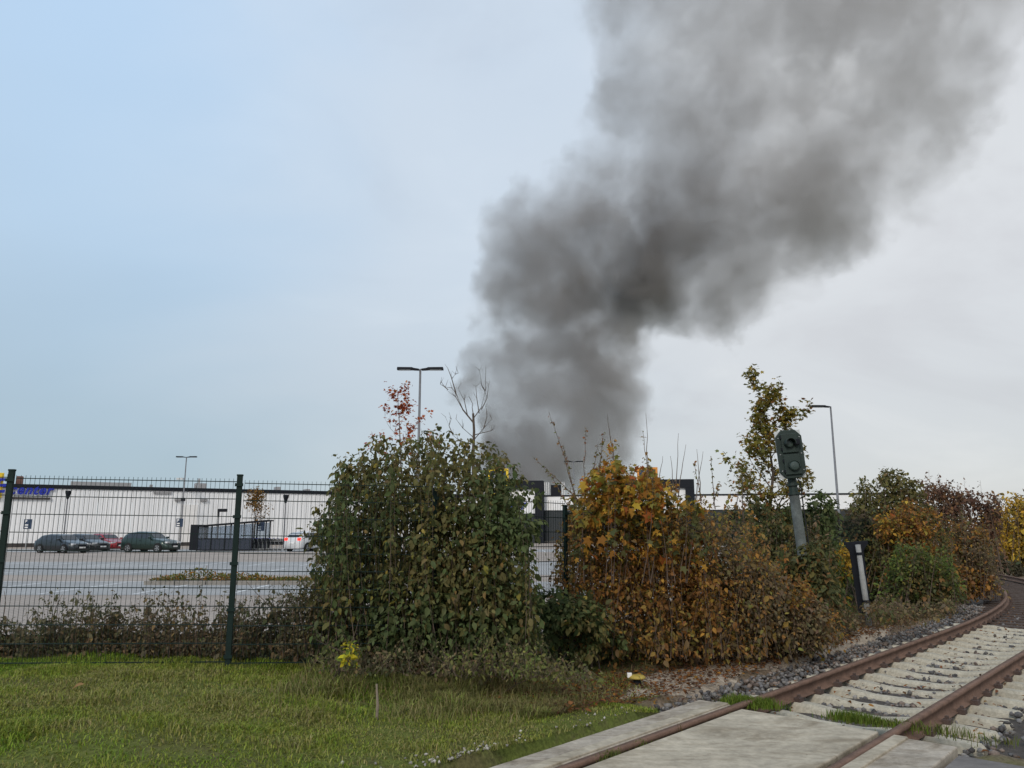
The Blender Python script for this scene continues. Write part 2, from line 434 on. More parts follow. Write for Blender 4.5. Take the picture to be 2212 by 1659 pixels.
# ------------------------------------------------------------------ railway track
trk = empty('railway_track', 'single railway track with rusty rails and pale concrete sleepers curving left', 'railway track', tuple(tpt(0, 0)))
trk_inv = Matrix.Translation(-trk.location)
rail_prof = [(-0.036, 0), (0.036, 0), (0.036, -0.035), (0.010, -0.05), (0.010, -0.125), (0.072, -0.14), (0.072, -0.152), (-0.072, -0.152), (-0.072, -0.14), (-0.010, -0.125), (-0.010, -0.05), (-0.036, -0.035)]
def sweep(name, n0, prof, ss, mt, parent):
    vv, ff = [], []
    k = len(prof)
    for s in ss:
        for (a, z) in prof:
            p = tpt(s, n0 + a, z) - trk.location; vv.append(p)
    for i in range(len(ss) - 1):
        for j in range(k):
            ff.append((i*k+j, i*k+(j+1) % k, (i+1)*k+(j+1) % k, (i+1)*k+j))
    me = np_mesh(name, np.array(vv), np.array(ff)); me.flip_normals()
    return link(name, me, mt, parent)
rs = np.concatenate([np.arange(-12, 8, 1.0), np.arange(8, 44, 0.6)])
for n0 in (-0.753, 0.753):
    sweep('rail', n0, rail_prof, rs, M['rust'], trk)
# sleepers: high trapezoid ends, waisted low middle
def sleeper_mesh():
    st = [(-1.3, .06, .12, -.20), (-1.26, .078, .14, -.168), (-.92, .082, .145, -.155), (-.5, .08, .142, -.155), (-.22, .07, .12, -.192), (.22, .07, .12, -.192), (.5, .08, .142, -.155), (.92, .082, .145, -.155), (1.26, .078, .14, -.168), (1.3, .06, .12, -.20)]
    vv, ff = [], []
    for (n, wt, wb, z) in st:
        vv += [(n, -wb, -.36), (n, -wt - .012, z - .03), (n, -wt + .015, z), (n, wt - .015, z), (n, wt + .012, z - .03), (n, wb, -.36)]
    for i in range(len(st) - 1):
        for j in range(5): ff.append((i*6+j, (i+1)*6+j, (i+1)*6+j+1, i*6+j+1))
    me = bpy.data.meshes.new('sleeper'); e = (len(st) - 1) * 6
    me.from_pydata(vv, [], ff + [tuple(range(6)), tuple(range(e + 5, e - 1, -1))]); me.update()
    bm = bmesh.new(); bm.from_mesh(me); bmesh.ops.recalc_face_normals(bm, faces=bm.faces); bm.to_mesh(me); bm.free()
    return me
sl_me = sleeper_mesh(); sl_me.materials.append(M['sleeper'])
wd = MB().box(-1.3, 1.3, -.13, .13, -.36, -.16); wd_o = wd.build('sleeper', M['old_wood'], trk, bevel=0.012)
wd_me = wd_o.data; bpy.data.objects.remove(wd_o)
clipb = bmesh.new()
s = 0.12; k = 0
while s < 40:
    wood = s > 11.2
    o = link('sleeper', wd_me if wood else sl_me, None, trk)
    p, h = track(s)
    o.location = Vector((p[0], p[1], random.uniform(-.006, .006) - (0.035 if wood else 0))) - trk.location
    o.rotation_euler = (0, 0, -h + random.uniform(-.008, .008))
    if wood: o['label'] = 'dark weathered wooden sleeper'
    if s < 24:
        for n0 in (-.753, .753):
            for sd in (-1, 1):
                Mx = Matrix.Translation(tpt(s, n0 + sd * .1) - trk.location) @ Matrix.Rotation(-h, 4, 'Z')
                r = bmesh.ops.create_cube(clipb, size=1, matrix=Mx @ Matrix.Translation((0, 0, -.135)) @ Matrix.Diagonal((.075, .11, .05, 1)))
                bmesh.ops.create_cube(clipb, size=1, matrix=Mx @ Matrix.Translation((0, 0, -.105)) @ Matrix.Diagonal((.03, .035, .05, 1)))
    s += 0.6; k += 1
cme = bpy.data.meshes.new('fastenings'); clipb.to_mesh(cme); clipb.free()
tag(link('fastenings', cme, M['clip'], trk), kind='stuff')

# ballast stones
def stones(name, pts, sizes, cols, mt):
    bm = bmesh.new(); bmesh.ops.create_icosphere(bm, subdivisions=1, radius=1)
    base = np.array([v.co[:] for v in bm.verts]); fc = np.array([[v.index for v in f.verts] for f in bm.faces]); bm.free()
    n, nv = len(pts), len(base)
    jit = 1 + rng.uniform(-.35, .3, (n, nv, 1))
    sc = sizes[:, None, None] * rng.uniform(.6, 1.15, (n, 1, 3))
    a = rng.uniform(0, 6.28, n); ca, sa = np.cos(a), np.sin(a)
    v = base[None] * jit * sc
    x = v[..., 0] * ca[:, None] - v[..., 1] * sa[:, None]; y = v[..., 0] * sa[:, None] + v[..., 1] * ca[:, None]
    v = np.stack([x, y, v[..., 2] * .8], -1) + pts[:, None, :]
    f = fc[None] + (np.arange(n) * nv)[:, None, None]
    return link(name, np_mesh(name, v.reshape(-1, 3), f.reshape(-1, 3), tint=np.repeat(cols, nv, 0)), mt)
def stone_mat(name):
    m, t, b, out = new_mat(name)
    at = N(t, 'ShaderNodeAttribute', attribute_name='tint')
    v = N(t, 'ShaderNodeTexCoord').outputs['Object']
    c = mixc(t, 0.6, at.outputs['Color'], ramp(t, noise(t, v, 60, 4), [(0.3, 0.6), (0.7, 1.3)]), 'MULTIPLY')
    t.links.new(c, b.inputs['Base Color']); b.inputs['Roughness'].default_value = 0.9; b.inputs['Specular IOR Level'].default_value = 0.2
    return m
M['stone'] = stone_mat('ballast_stone')
n_st = 9500
ss_ = rng.uniform(-0.25, 16, n_st); nn_ = rng.normal(0, 1, n_st) * 0.9
nn_ = np.where(rng.random(n_st) < .2, rng.uniform(-1.7, -1.1, n_st), np.where(rng.random(n_st) < .5, rng.uniform(-1.25, 1.25, n_st), rng.uniform(-1.7, 1.9, n_st)))
pp = np.array([tpt(a, c)[:] for a, c in zip(ss_, nn_)])
topz = np.where(np.abs(nn_) < 1.2, -0.258, -0.19 + 0.02 * (np.abs(nn_) - 1.3))
pp[:, 2] = topz + rng.uniform(-.02, .025, n_st) + np.where(rng.random(n_st) < .03, .05, 0)
cc = np.array([[.15, .148, .152], [.21, .20, .19], [.105, .10, .10], [.17, .135, .115]])[rng.integers(0, 4, n_st)] * rng.uniform(.6, 1.4, (n_st, 1))
tag(stones('ballast_stones', pp, rng.uniform(.018, .045, n_st), cc, M['stone']), 'dark grey ballast stones heaped between and beside the sleepers', 'ballast', kind='stuff')
M['bed'] = mat('ballast_bed', (0.075, 0.066, 0.06), 0.95, 0.35, 8, bump=1.0, bscale=50)
sheet('ballast_bed', lambda s, n: tpt(s, n, -0.25 - 0.10 * max(0, abs(n) - 1.5) + 0.012 * math.sin(s * 13 + n * 17)), np.linspace(-.3, 42, 140), np.linspace(-1.9, 1.9, 17), M['bed'])

# crossing slabs
def slab(name, label, n0, n1, s0, s1, mt, curb=None, zt=0.0, skew=0.0):
    root = empty(name, label, 'concrete slab', tuple(tpt((s0 + s1) / 2, (n0 + n1) / 2, -.18)), group='concrete crossing slabs between and beside the rails')
    mb = MB(); lo = root.location
    a, b_, c, d = tpt(s0, n0), tpt(s0, n1), tpt(s1 - skew, n1), tpt(s1, n0)
    pts = [(p.x - lo.x, p.y - lo.y) for p in (a, b_, c, d)]
    mb.prism(pts, 0.0, 0.18 + zt, 'z'); mb.build('slab_body', mt, root, bevel=0.012)
    if curb:
        c0, c1 = curb
        mb = MB(); mb.prism([(p.x - lo.x, p.y - lo.y) for p in (tpt(s0, c0), tpt(s0, c1), tpt(s1 - .02, c1), tpt(s1 - .02, c0))], 0.1, 0.18 + zt + 0.018, 'z')
        mb.build('edge_strip', M['concrete'], root, bevel=0.008)
    return root
slab('crossing_slab', 'wide pale concrete slab filling the gap between the two rails', -.64, .66, -7.5, -0.12, M['concrete'])
slab('crossing_slab', 'long narrow grey concrete strip left of the left rail beside the grass', -1.16, -.80, -7.5, -0.02, M['concrete_grey'], curb=(-.93, -.815))
slab('crossing_slab', 'grey concrete strip with light edge right of the right rail by the asphalt', .80, 1.30, -7.5, -0.2, M['concrete_grey'], curb=(.815, .93))
M['moss'] = mat('mossy_earth', (0.085, 0.065, 0.035), 0.95, 0.4, 5, bump=0.6, bscale=60, col2=(0.05, 0.07, 0.02))
for n0, n1 in ((-.716, -.642), (.662, .716)):
    sheet('flangeway_earth', lambda s, n: tpt(s, n, -.05 + .012 * math.sin(s * 9 + n * 30) + .01 * math.sin(s * 23)), np.linspace(-7.4, -.06, 90), np.linspace(n0, n1, 4), M['moss'])
pl = gp(1885, 1376, -0.02)
o = MB().prism([(-.9, -.35), (.75, -.42), (.95, .32), (-.75, .36)], -.1, .035, 'z').build('path_slab', M['concrete'], None, bevel=.01)
o.location = (pl.x, pl.y, g1(pl.x, pl.y) + .02); o.rotation_euler = (0, 0, -.1)
tag(o, 'pale flat concrete slab lying in the earth beside the ballast', 'concrete slab')

# ------------------------------------------------------------------ foliage
LEAF = (np.array([(0,0,0),(.3,-.27,.05),(.66,-.24,.02),(1,0,-.16),(.66,.24,.02),(.3,.27,.05),(.5,0,-.03)], float),
        np.array([(0,6,1),(1,6,2),(2,6,3),(3,6,4),(4,6,5),(5,6,0)]))
MAPLE = (np.array([(0,0,0),(.05,-.33,.04),(.32,-.24,.0),(.58,-.56,-.06),(.63,-.2,.02),(1,0,-.14),(.63,.2,.02),(.58,.56,-.06),(.32,.24,0),(.05,.33,.04),(.4,0,.0)], float),
         np.array([(i, 10, (i + 1) % 10) for i in range(10)])[:, [0, 1, 2]])
TINY = (np.array([(0,0,0),(.5,-.3,.04),(1,0,-.1),(.5,.3,.04)], float), np.array([(0,2,1),(0,3,2)]))
def unit(v): return v / np.maximum(np.linalg.norm(v, axis=-1, keepdims=True), 1e-9)
def leaf_frames(n, out_dir, droop=0.5, spread=0.8):
    """axis and normal of n leaves that hang outwards"""
    a = unit(out_dir * .6 + rng.normal(0, spread * .6, (n, 3)) + np.array([0, 0, -droop]))
    nr = rng.normal(0, .5, (n, 3)) + np.array([0, -.15, 1.0]) + out_dir * .5
    nr = unit(nr - (nr * a).sum(1, keepdims=True) * a)
    return a, nr
def leaves_np(P, a, nr, L, cols, tmpl):
    tv, tf = tmpl
    side = np.cross(a, nr)
    curl = rng.uniform(.4, 2.2, (len(P), 1, 1))
    v = P[:, None] + L[:, None, None] * (tv[None, :, 0:1] * a[:, None] + tv[None, :, 1:2] * side[:, None] + curl * tv[None, :, 2:3] * nr[:, None])
    f = tf[None] + (np.arange(len(P)) * len(tv))[:, None, None]
    return v.reshape(-1, 3), f.reshape(-1, 3), np.repeat(cols, len(tv), 0)
def pick(pal, n, jit=.25, gain=1.27):
    c = np.array([p[:3] for p in pal]); w = np.array([p[3] for p in pal]); w = w / w.sum()
    k = rng.choice(len(pal), n, p=w)
    return np.clip(c[k] * gain * rng.uniform(1 - jit, 1 + jit, (n, 1)) * rng.uniform(.92, 1.08, (n, 3)), 0, 1)
def clump_noise(P, sc, seed):
    q = P * sc + seed
    return (np.sin(q[:, 0] * 1.7 + np.sin(q[:, 2] * 1.3)) + np.sin(q[:, 1] * 2.1 + 1.1 * np.sin(q[:, 0])) + np.sin(q[:, 2] * 2.4 + np.sin(q[:, 1] * 1.9))) / 3
def foliage_obj(parent, P, a, nr, L, cols, tmpl=LEAF, name='foliage', n_single=0, stuff=True):
    """joined foliage part under parent; the n_single leaves that show largest become leaf objects of their own"""
    P = np.asarray(P); lo = np.array(parent.location)
    if n_single:
        d = np.linalg.norm(P - np.array([0, 0, H]), axis=1)
        score = L / d * (.35 + np.abs((unit(P - np.array([0, 0, H])) * nr).sum(1))) - (d - d.min()) * .004
        top = np.argsort(-score)[:n_single]
        keep = np.ones(len(P), bool); keep[top] = False
        kinds = []
        for q in range(7):
            c = cols[top[q * len(top) // 7]]
            me = np_mesh('leaf', tmpl[0] * [1, rng.uniform(.85, 1.15), rng.uniform(.6, 2)], tmpl[1], tint=np.repeat(c[None], len(tmpl[0]), 0)); me.materials.append(M['leaf'])
            kinds.append(me)
        kc = np.array([np.array(k.color_attributes['tint'].data[0].color[:3]) for k in kinds])
        side = np.cross(a, nr)
        for i in top:
            kk = int(np.argmin(((kc - cols[i]) ** 2).sum(1) * rng.uniform(.5, 1.5, 7)))
            o = link('leaf', kinds[kk], None, parent)
            m = Matrix.Identity(4)
            for r in range(3):
                m[r][0], m[r][1], m[r][2], m[r][3] = a[i][r] * L[i], side[i][r] * L[i], nr[i][r] * L[i], P[i][r] - lo[r]
            o.matrix_local = m
        P, a, nr, L, cols = P[keep], a[keep], nr[keep], L[keep], cols[keep]
    v, f, c = leaves_np(P - lo, a, nr, L, cols, tmpl)
    o = link(name, np_mesh(name, v, f, tint=c), M['leaf'], parent)
    if stuff: o['kind'] = 'stuff'
    return o
def blob_points(blobs, Y, n, depth=1.0, shell=.45, ysp=.4, gap=.0):
    """blobs: (px, py, rpx[, dY]); points biased to the blobs' skins"""
    full = list(blobs)
    for b in blobs:
        for _ in range(3):
            q = random.uniform(0, 6.28); full.append((b[0] + math.cos(q) * b[2] * .95, b[1] - abs(math.sin(q)) * b[2] * .95 * random.choice((1, 1, -.6)), b[2] * random.uniform(.22, .45), *b[3:]))
    blobs = full
    w = np.array([b[2] ** 2 for b in blobs], float); w /= w.sum()
    k = rng.choice(len(blobs), n, p=w)
    cs = []; rs_ = []
    for b_ in blobs:
        y = Y + (b_[3] if len(b_) > 3 else rng.uniform(-ysp, ysp)); p = wp(b_[0], b_[1], y); cs.append(p[:]); rs_.append(b_[2] * y / F)
    cs = np.array(cs); rs_ = np.array(rs_)
    d = unit(rng.normal(0, 1, (n, 3))); r = rng.random(n) ** shell * rng.uniform(.82, 1.12, n)
    P = cs[k] + d * (rs_[k] * r)[:, None] * np.array([1, depth, 1])
    wl_ = rs_.mean(); q = P / (wl_ * .9)
    P = P + .16 * wl_ * np.stack([np.sin(q[:, 2] * 2.3 + q[:, 1]) + rng.normal(0, .35, n), np.sin(q[:, 0] * 1.9 + 2), np.sin(q[:, 0] * 3.1 + q[:, 1] * 1.7) + .5 * np.sin(q[:, 0] * 7.3) + rng.normal(0, .35, n)], -1)
    return P, d, k
def wiggle_tube(mb, p0, p1, r0, r1, seg=5, n=5, amp=.03):
    p0, p1 = Vector(p0), Vector(p1); L = (p1 - p0).length; pts = []
    for i in range(n + 1):
        t_ = i / n; j = Vector((random.uniform(-1, 1), random.uniform(-1, 1), 0)) * amp * L * (0 if i in (0,) else 1)
        pts.append(p0.lerp(p1, t_) + j)
    mb.tube(pts, [r0 + (r1 - r0) * i / n for i in range(n + 1)], seg, cap=False)
    return pts
def shrub(name, label, cat, blobs, Y, n, size, pal, base, depth=1.0, shell=.45, stems=9, tmpl=LEAF, droop=.5, n_single=0, ysp=.4, group=None, pal2=None, thin=0.0, grad=(0, 0), stem_r=.018, stem_mat='bark', clump=2.2, n_stem_parts=True):
    bx, by = base
    root = empty(name, label, cat, (bx, by, g1(bx, by) if by < 20 else -.03), group=group)
    lo = Vector(root.location)
    P, d, k = blob_points(blobs, Y, n, depth, shell, ysp)
    cn = clump_noise(P, clump, len(name) + n * .01)
    keep = (P[:, 2] > root.location.z + .02) & (cn > -1 + thin)
    P, d, cn = P[keep], d[keep], cn[keep]; m = len(P)
    cols = pick(pal, m)
    if pal2:
        c2 = pick(pal2, m); sel = (clump_noise(P, clump * .6, 3.3) + rng.normal(0, .25, m) + grad[0] * (P[:, 0] - P[:, 0].mean()) + grad[1] * (P[:, 2] - P[:, 2].mean())) > .15
        cols = np.where(sel[:, None], c2, cols)
    a, nr = leaf_frames(m, d, droop)
    L = size * np.clip(np.exp(rng.normal(-.12, .38, m)), .3, 1.75)
    foliage_obj(root, P, a, nr, L, cols, tmpl, n_single=n_single)
    # stems reach from the foot into the blobs
    order = sorted(range(len(blobs)), key=lambda i: -blobs[i][2])
    for i in range(stems):
        b_ = blobs[order[i % len(blobs)]]
        y = Y + (b_[3] if len(b_) > 3 else 0); tip = wp(b_[0] + random.uniform(-.3, .3) * b_[2], b_[1] - random.uniform(.2, .9) * b_[2], y)
        foot = lo + Vector((random.uniform(-.25, .25) * (1 + abs(tip.x - lo.x)), random.uniform(-.2, .2), -.05))
        foot.x += (tip.x - lo.x) * .45
        mb = MB(); pts = wiggle_tube(mb, foot - lo, tip - lo, stem_r * random.uniform(.7, 1.3), .004, 5, 6, .035)
        for q in range(5):
            p0 = pts[random.randint(2, 5)]; wiggle_tube(mb, p0, p0 + Vector((random.uniform(-.35, .35), random.uniform(-.3, .3), random.uniform(.1, .45))), .006, .002, 4, 3, .05)
        mb.build('stem', M[stem_mat], root)
    return root

G_DARK = [(.122,.112,.042,3), (.094,.094,.036,3), (.14,.125,.046,2), (.145,.12,.052,1), (.19,.13,.05,.4), (.26,.22,.05,.3)]
G_DEEP = [(.066,.088,.036,3), (.082,.106,.042,3), (.105,.125,.05,1.5)]
RUST = [(.24,.115,.034,3), (.19,.095,.036,3), (.30,.16,.04,2), (.14,.08,.038,2), (.36,.21,.04,1.0), (.21,.15,.04,1.4), (.15,.13,.04,1)]
AMBER = [(.38,.20,.036,3), (.30,.14,.03,2.4), (.42,.28,.045,2), (.22,.17,.036,3), (.17,.16,.04,3), (.27,.085,.024,1)]
BROWN = [(.155,.115,.07,3), (.115,.09,.056,3), (.19,.14,.08,2), (.125,.115,.056,2), (.24,.165,.075,.7)]
DRY = [(.135,.12,.065,3), (.10,.095,.05,3), (.165,.14,.08,2), (.085,.095,.045,2), (.19,.13,.07,.5)]
OLIVE = [(.105,.10,.04,3), (.08,.086,.038,3), (.15,.12,.042,1.5), (.18,.105,.042,1), (.07,.084,.036,2)]
YELLOW = [(.46,.30,.04,3), (.38,.24,.036,3), (.30,.19,.036,2), (.20,.15,.036,2)]
GREEN = [(.115,.155,.038,3), (.085,.12,.034,3), (.15,.165,.04,1.5), (.22,.19,.04,.6), (.07,.085,.034,2)]

def shoots(root, outline, foot_py, Y, n_stems, n_leaves, size, pal, pal2=None, spread=.12, tmpl=LEAF, droop=.4, yj=.5, n_single=0, low=.55, t0=.12, stem_r=.006, mt='twig', name='foliage', clump=1.4, lean=.25):
    '''upright arching shoots from the foot line to an uneven top outline, leaves set along them'''
    xs, ys = zip(*outline); lo = Vector(root.location); mb = MB(); paths = []
    for i in range(n_stems):
        px = random.uniform(xs[0], xs[-1]); yt = float(np.interp(px, xs, ys)); fy = foot_py if not callable(foot_py) else foot_py(px)
        py = yt + (fy - yt) * low * random.random() ** 1.8 + (random.uniform(-8, 6) if random.random() < .6 else random.uniform(-34, 22))
        y = Y + random.uniform(-yj, yj)
        tip = wp(px, py, y); b0 = wp(px + random.uniform(-1, 1) * lean * 120, fy, y); b0.y += random.uniform(-.1, .1)
        b0.z = max(b0.z, g1(b0.x, b0.y) if y < 24 else -.05)
        mid = b0.lerp(tip, .5) + Vector((random.uniform(-.12, .12), random.uniform(-.1, .1), .05)) * (tip - b0).length * .6
        pts = [b0 * (1 - q) ** 2 + mid * 2 * q * (1 - q) + tip * q * q for q in (0, .25, .5, .75, 1)]
        mb.tube([p - lo for p in pts], [stem_r * (1 - .8 * q / 4) for q in range(5)], 4, cap=False)
        paths.append(np.array([p[:] for p in pts]))
    st_ = mb.build('stems', M[mt], root); st_['kind'] = 'stuff'
    A_ = np.array(paths); Ls = np.linalg.norm(A_[:, -1] - A_[:, 0], axis=1); w = Ls / Ls.sum()
    k = rng.choice(n_stems, n_leaves, p=w); t_ = t0 + (1 - t0) * rng.random(n_leaves); q = np.minimum((t_ * 4).astype(int), 3); fr = (t_ * 4 - q)[:, None]
    P = A_[k, q] * (1 - fr) + A_[k, q + 1] * fr
    r = spread * (1.15 - .95 * t_) * rng.random(n_leaves) ** .6
    d = unit(rng.normal(0, 1, (n_leaves, 3)) * [1, 1, .6]); P = P + d * r[:, None]
    gz_ = gz(P[:, 0], P[:, 1]) if Y < 24 else -.05
    ok = P[:, 2] > gz_ + .01
    P, d, t_ = P[ok], d[ok], t_[ok]; m = len(P)
    cols = pick(pal, m)
    if pal2:
        sel = (clump_noise(P, clump, 3.3) + rng.normal(0, .25, m)) > .1
        cols = np.where(sel[:, None], pick(pal2, m), cols)
    a, nr = leaf_frames(m, d, droop)
    foliage_obj(root, P, a, nr, size * np.clip(np.exp(rng.normal(-.12, .38, m)), .3, 1.75) * (1.1 - .35 * t_), cols, tmpl, n_single=n_single, name=name)
# large green bush at the fence
FR = -.6
bush = [(765,1020,45),(850,1005,60),(950,985,50),(1015,1000,50),(1070,1040,55),(1105,1075,48),(790,1110,85),(900,1090,100),(1010,1090,100),
        (1100,1140,62,FR),(745,1190,72),(850,1210,110),(980,1215,120,FR),(1085,1220,85,FR),(770,1310,80),(900,1320,110,FR),(1030,1330,105,FR),(1105,1310,58,FR),(722,1110,40),(700,1160,26),(712,1250,40),(690,1120,14),(730,1340,50),(860,1385,60,FR),(980,1395,60,FR),(1070,1390,55,FR)]
groot = shrub('green_bush', 'large dense dark green bush growing through the mesh fence', 'bush', bush, 9.85, 17000, .072, G_DARK, (-1.0, 9.75), depth=.9, shell=.42, stems=10, droop=.6, ysp=.35, pal2=G_DEEP, thin=.2, grad=(.35, -.5))
shoots(groot, [(672,1190),(690,1120),(712,1040),(740,1000),(790,992),(840,970),(900,950),(950,942),(1000,958),(1035,985),(1075,1000),(1110,1040),(1128,1090),(1142,1160),(1150,1240)], lambda px: 1412, 9.7, 230, 18000, .07, G_DARK, G_DEEP, spread=.15, droop=.9, yj=.75, n_single=290, low=.75, t0=.03, lean=.35, stem_r=.0045)
# hedge of rust and amber leaves right of it
hedge = [(1320,1010,42),(1310,1060,55),(1275,1100,48),(1370,1080,70),(1420,1050,50),(1290,1180,70),(1380,1170,95),(1470,1170,90),(1550,1180,80),(1600,1210,60),(1300,1290,70),(1400,1290,105),(1510,1290,110),(1600,1310,75),
         (1330,1390,50),(1430,1400,50),(1540,1405,52),(1620,1400,45),(1280,1400,40),(1380,1410,40),(1490,1410,42),(1585,1415,40),(1250,1200,45),(1255,1120,35),(1340,1240,80),(1460,1240,90),(1570,1255,75),(1660,1250,50),(1650,1330,60),(1460,1105,40),(1540,1115,38)]
hroot = shrub('rust_hedge', 'wide rust brown autumn shrub thicket with bare shoots right of the green bush', 'hedge', [(b[0], b[1] + (26 if b[1] < 1280 else 0), b[2] * .82) for b in hedge], 11.6, 22000, .058, RUST, (2.4, 11.5), depth=.95, shell=.42, stems=6, stem_r=.009, pal2=BROWN, thin=.3, ysp=.45, stem_mat='twig', grad=(.45, 0))
shoots(hroot, [(1205,1130),(1240,1060),(1275,1030),(1300,985),(1320,960),(1345,1000),(1380,1020),(1400,1000),(1430,1050),(1470,1060),(1500,1095),(1525,1060),(1550,1090),(1585,1075),(1610,1125),(1640,1110),(1665,1180)], lambda px: 1422, 11.4, 230, 15500, .066, RUST, [(.26,.14,.045,3),(.22,.16,.05,2),(.15,.105,.045,2),(.20,.19,.05,1)], spread=.19, yj=.75, n_single=200, low=.8, lean=.6, t0=.02, stem_r=.0038)
top = [(1320,962,13),(1316,985,22),(1326,1010,28),(1296,1022,22),(1350,1020,24),(1280,1050,30),(1320,1050,36),(1362,1050,34),(1396,1022,18),(1404,1048,28),(1430,1070,30),(1250,1080,24),(1300,1090,40),(1350,1100,45),(1410,1105,42),(1460,1100,28),(1235,1110,16),(1270,1120,30),(1385,1145,38),(1440,1140,30),(1320,1150,36),(1500,1095,18)]
mroot = shrub('maple_sapling', 'bright amber young maple rising out of the rust hedge', 'tree', [(a, c, r_ * .8) for a, c, r_ in top], 11.1, 1150, .10, AMBER, (1.9, 11.3), depth=.9, shell=.6, stems=5, tmpl=MAPLE, thin=.35, stem_mat='twig', stem_r=.01, ysp=.5)
shoots(mroot, [(1238,1080),(1270,1040),(1300,985),(1320,955),(1340,995),(1380,1015),(1400,995),(1430,1045),(1480,1060),(1520,1080)], lambda px: 1260, 11.0, 46, 1150, .10, AMBER, OLIVE, spread=.16, tmpl=MAPLE, yj=.5, n_single=160, low=.5, t0=.25)
hl = Vector(hroot.location)
bare_shoots = [((1250,1090),(1186,888),1),((1248,1080),(1150,985),1),((1260,1090),(1265,925),1),((1245,1090),(1215,960),1),((1290,1040),(1304,934),1),((1325,990),(1312,895),0),((1400,1050),(1396,893),0),((1402,1050),(1388,930),2),
          ((1460,1080),(1466,936),0),((1464,1080),(1480,960),0),((1458,1080),(1448,985),0),((1500,1090),(1520,975),0),((1515,1090),(1500,1000),1),((1540,1090),(1556,1040),1),((1515,1080),(1505,970),0),((1545,1100),(1535,985),1),((1590,1100),(1600,1030),0),((1420,1060),(1432,985),0),((1230,1100),(1180,1010),1),((1275,1090),(1290,960),1)]
sl = []
for (a0, a1, lf) in bare_shoots:
    y = 11.4 + random.uniform(-.4, .4)
    mb = MB(); pts = wiggle_tube(mb, wp(*a0, y) - hl, wp(*a1, y) - hl, .008, .0022, 4, 6, .012)
    mb.build('shoot', M['twig'], hroot)
    if lf:
        for i in range(26 if lf == 1 else 8):
            t_ = random.uniform(.1, 1) ** (.8 if lf == 1 else .5); q = min(int(t_ * 6), 5); sl.append((pts[q].lerp(pts[q + 1], t_ * 6 - q) + hl, lf))
PL = np.array([p[0][:] for p in sl]); dl = unit(rng.normal(0, 1, (len(PL), 3)))
al, nl = leaf_frames(len(PL), dl, .3, 1.0)
foliage_obj(hroot, PL, al, nl, rng.uniform(.03, .06, len(PL)), pick([(.12,.12,.03,3),(.16,.10,.03,2),(.22,.09,.03,2)], len(PL)), LEAF, name='shoot_leaves')

oroot = shrub('orange_shrub', 'low orange leaved shrub at the hedge end beside the sandy path', 'bush', [(1660,1260,45),(1700,1300,60),(1680,1350,55),(1740,1340,50),(1640,1330,50),(1750,1380,30),(1690,1390,40)], 12.0, 6500, .058, RUST, (3.9, 12.0), stems=5, stem_r=.009, shell=.38, depth=1.1, pal2=BROWN, thin=.25, n_single=60, stem_mat='twig', grad=(-.2, 0))
shoots(oroot, [(1600,1220),(1635,1165),(1660,1225),(1695,1190),(1715,1265),(1745,1245),(1765,1320),(1790,1305),(1815,1375)], lambda px: 1412 - max(0, px - 1700) * .25, 12.0, 80, 6200, .062, RUST, BROWN, spread=.18, yj=.6, low=.85, t0=.02, stem_r=.0035)
lroot = shrub('olive_shrub', 'dark olive shrub around the foot of the railway signal', 'bush', [(1650,1130,40),(1660,1190,60),(1720,1200,50),(1770,1130,42),(1780,1200,42),(1740,1270,55),(1775,1290,42),(1660,1250,50),(1640,1100,26),(1690,1120,32),(1780,1090,28),(1700,1225,34,-2.1),(1748,1228,34,-2.1),(1775,1270,42,-2.1),(1715,1290,45,-2.1),(1755,1195,22,-2.1)], 14.6, 8500, .085, OLIVE, (5.3, 14.6), stems=8, pal2=G_DEEP, thin=.25, stem_mat='twig')
shoots(lroot, [(1590,1120),(1640,1090),(1690,1110),(1740,1120),(1775,1075),(1800,1150)], lambda px: 1345, 14.4, 110, 5600, .075, OLIVE, BROWN, spread=.16, yj=.9, low=.8, lean=.1, stem_r=.004)
shrub('dark_thicket', 'dark mixed thicket along the fence behind the signal and marker post', 'hedge', [(x, 1185 + 12 * math.sin(x * .03) + random.uniform(-10, 10), random.uniform(52, 66)) for x in range(1600, 1960, 42)] + [(x, 1265, 55) for x in range(1620, 2000, 50)] + [(x, 1128 + random.uniform(-8, 14), 30) for x in range(1560, 1900, 36)], 20.2, 12500, .105, OLIVE, (8.0, 20.3), stems=6, pal2=[(.075,.06,.04,3),(.10,.075,.04,2),(.06,.075,.04,2)], thin=.2, stem_mat='twig', depth=.9)
shrub('dark_undergrowth', 'dark undergrowth below the golden hedge beyond the track bend', 'bush', [(x, 1235 + random.uniform(-8, 8), random.uniform(22, 34)) for x in range(2120, 2330, 22)], 33.5, 4200, .16, [(.055,.05,.03,3),(.075,.06,.035,2),(.05,.06,.03,1)], (22, 33.5), stems=4, thin=.1, stem_mat='twig')
shrub('yellow_shrub', 'small yellow leaved shrub left of the grey marker post', 'bush', [(1818,1195,22),(1816,1240,26),(1808,1290,26),(1826,1212,14)], 16.8, 1100, .085, YELLOW, (7.2, 16.6), stems=4, pal2=GREEN, thin=.15, stem_mat='twig')
droot = shrub('dark_tree', 'dark green shrub tree rising highest in the trackside row', 'tree', [(1910,1030,18),(1935,1040,30),(1950,1070,40),(1905,1080,38),(1870,1070,26),(1975,1060,22),(1930,1120,50),(1880,1130,45),(1980,1110,32),(1850,1100,22),(1900,1180,50)], 22, 3800, .11, G_DARK, (10.4, 22), stems=7, pal2=OLIVE, thin=.25, tmpl=LEAF)
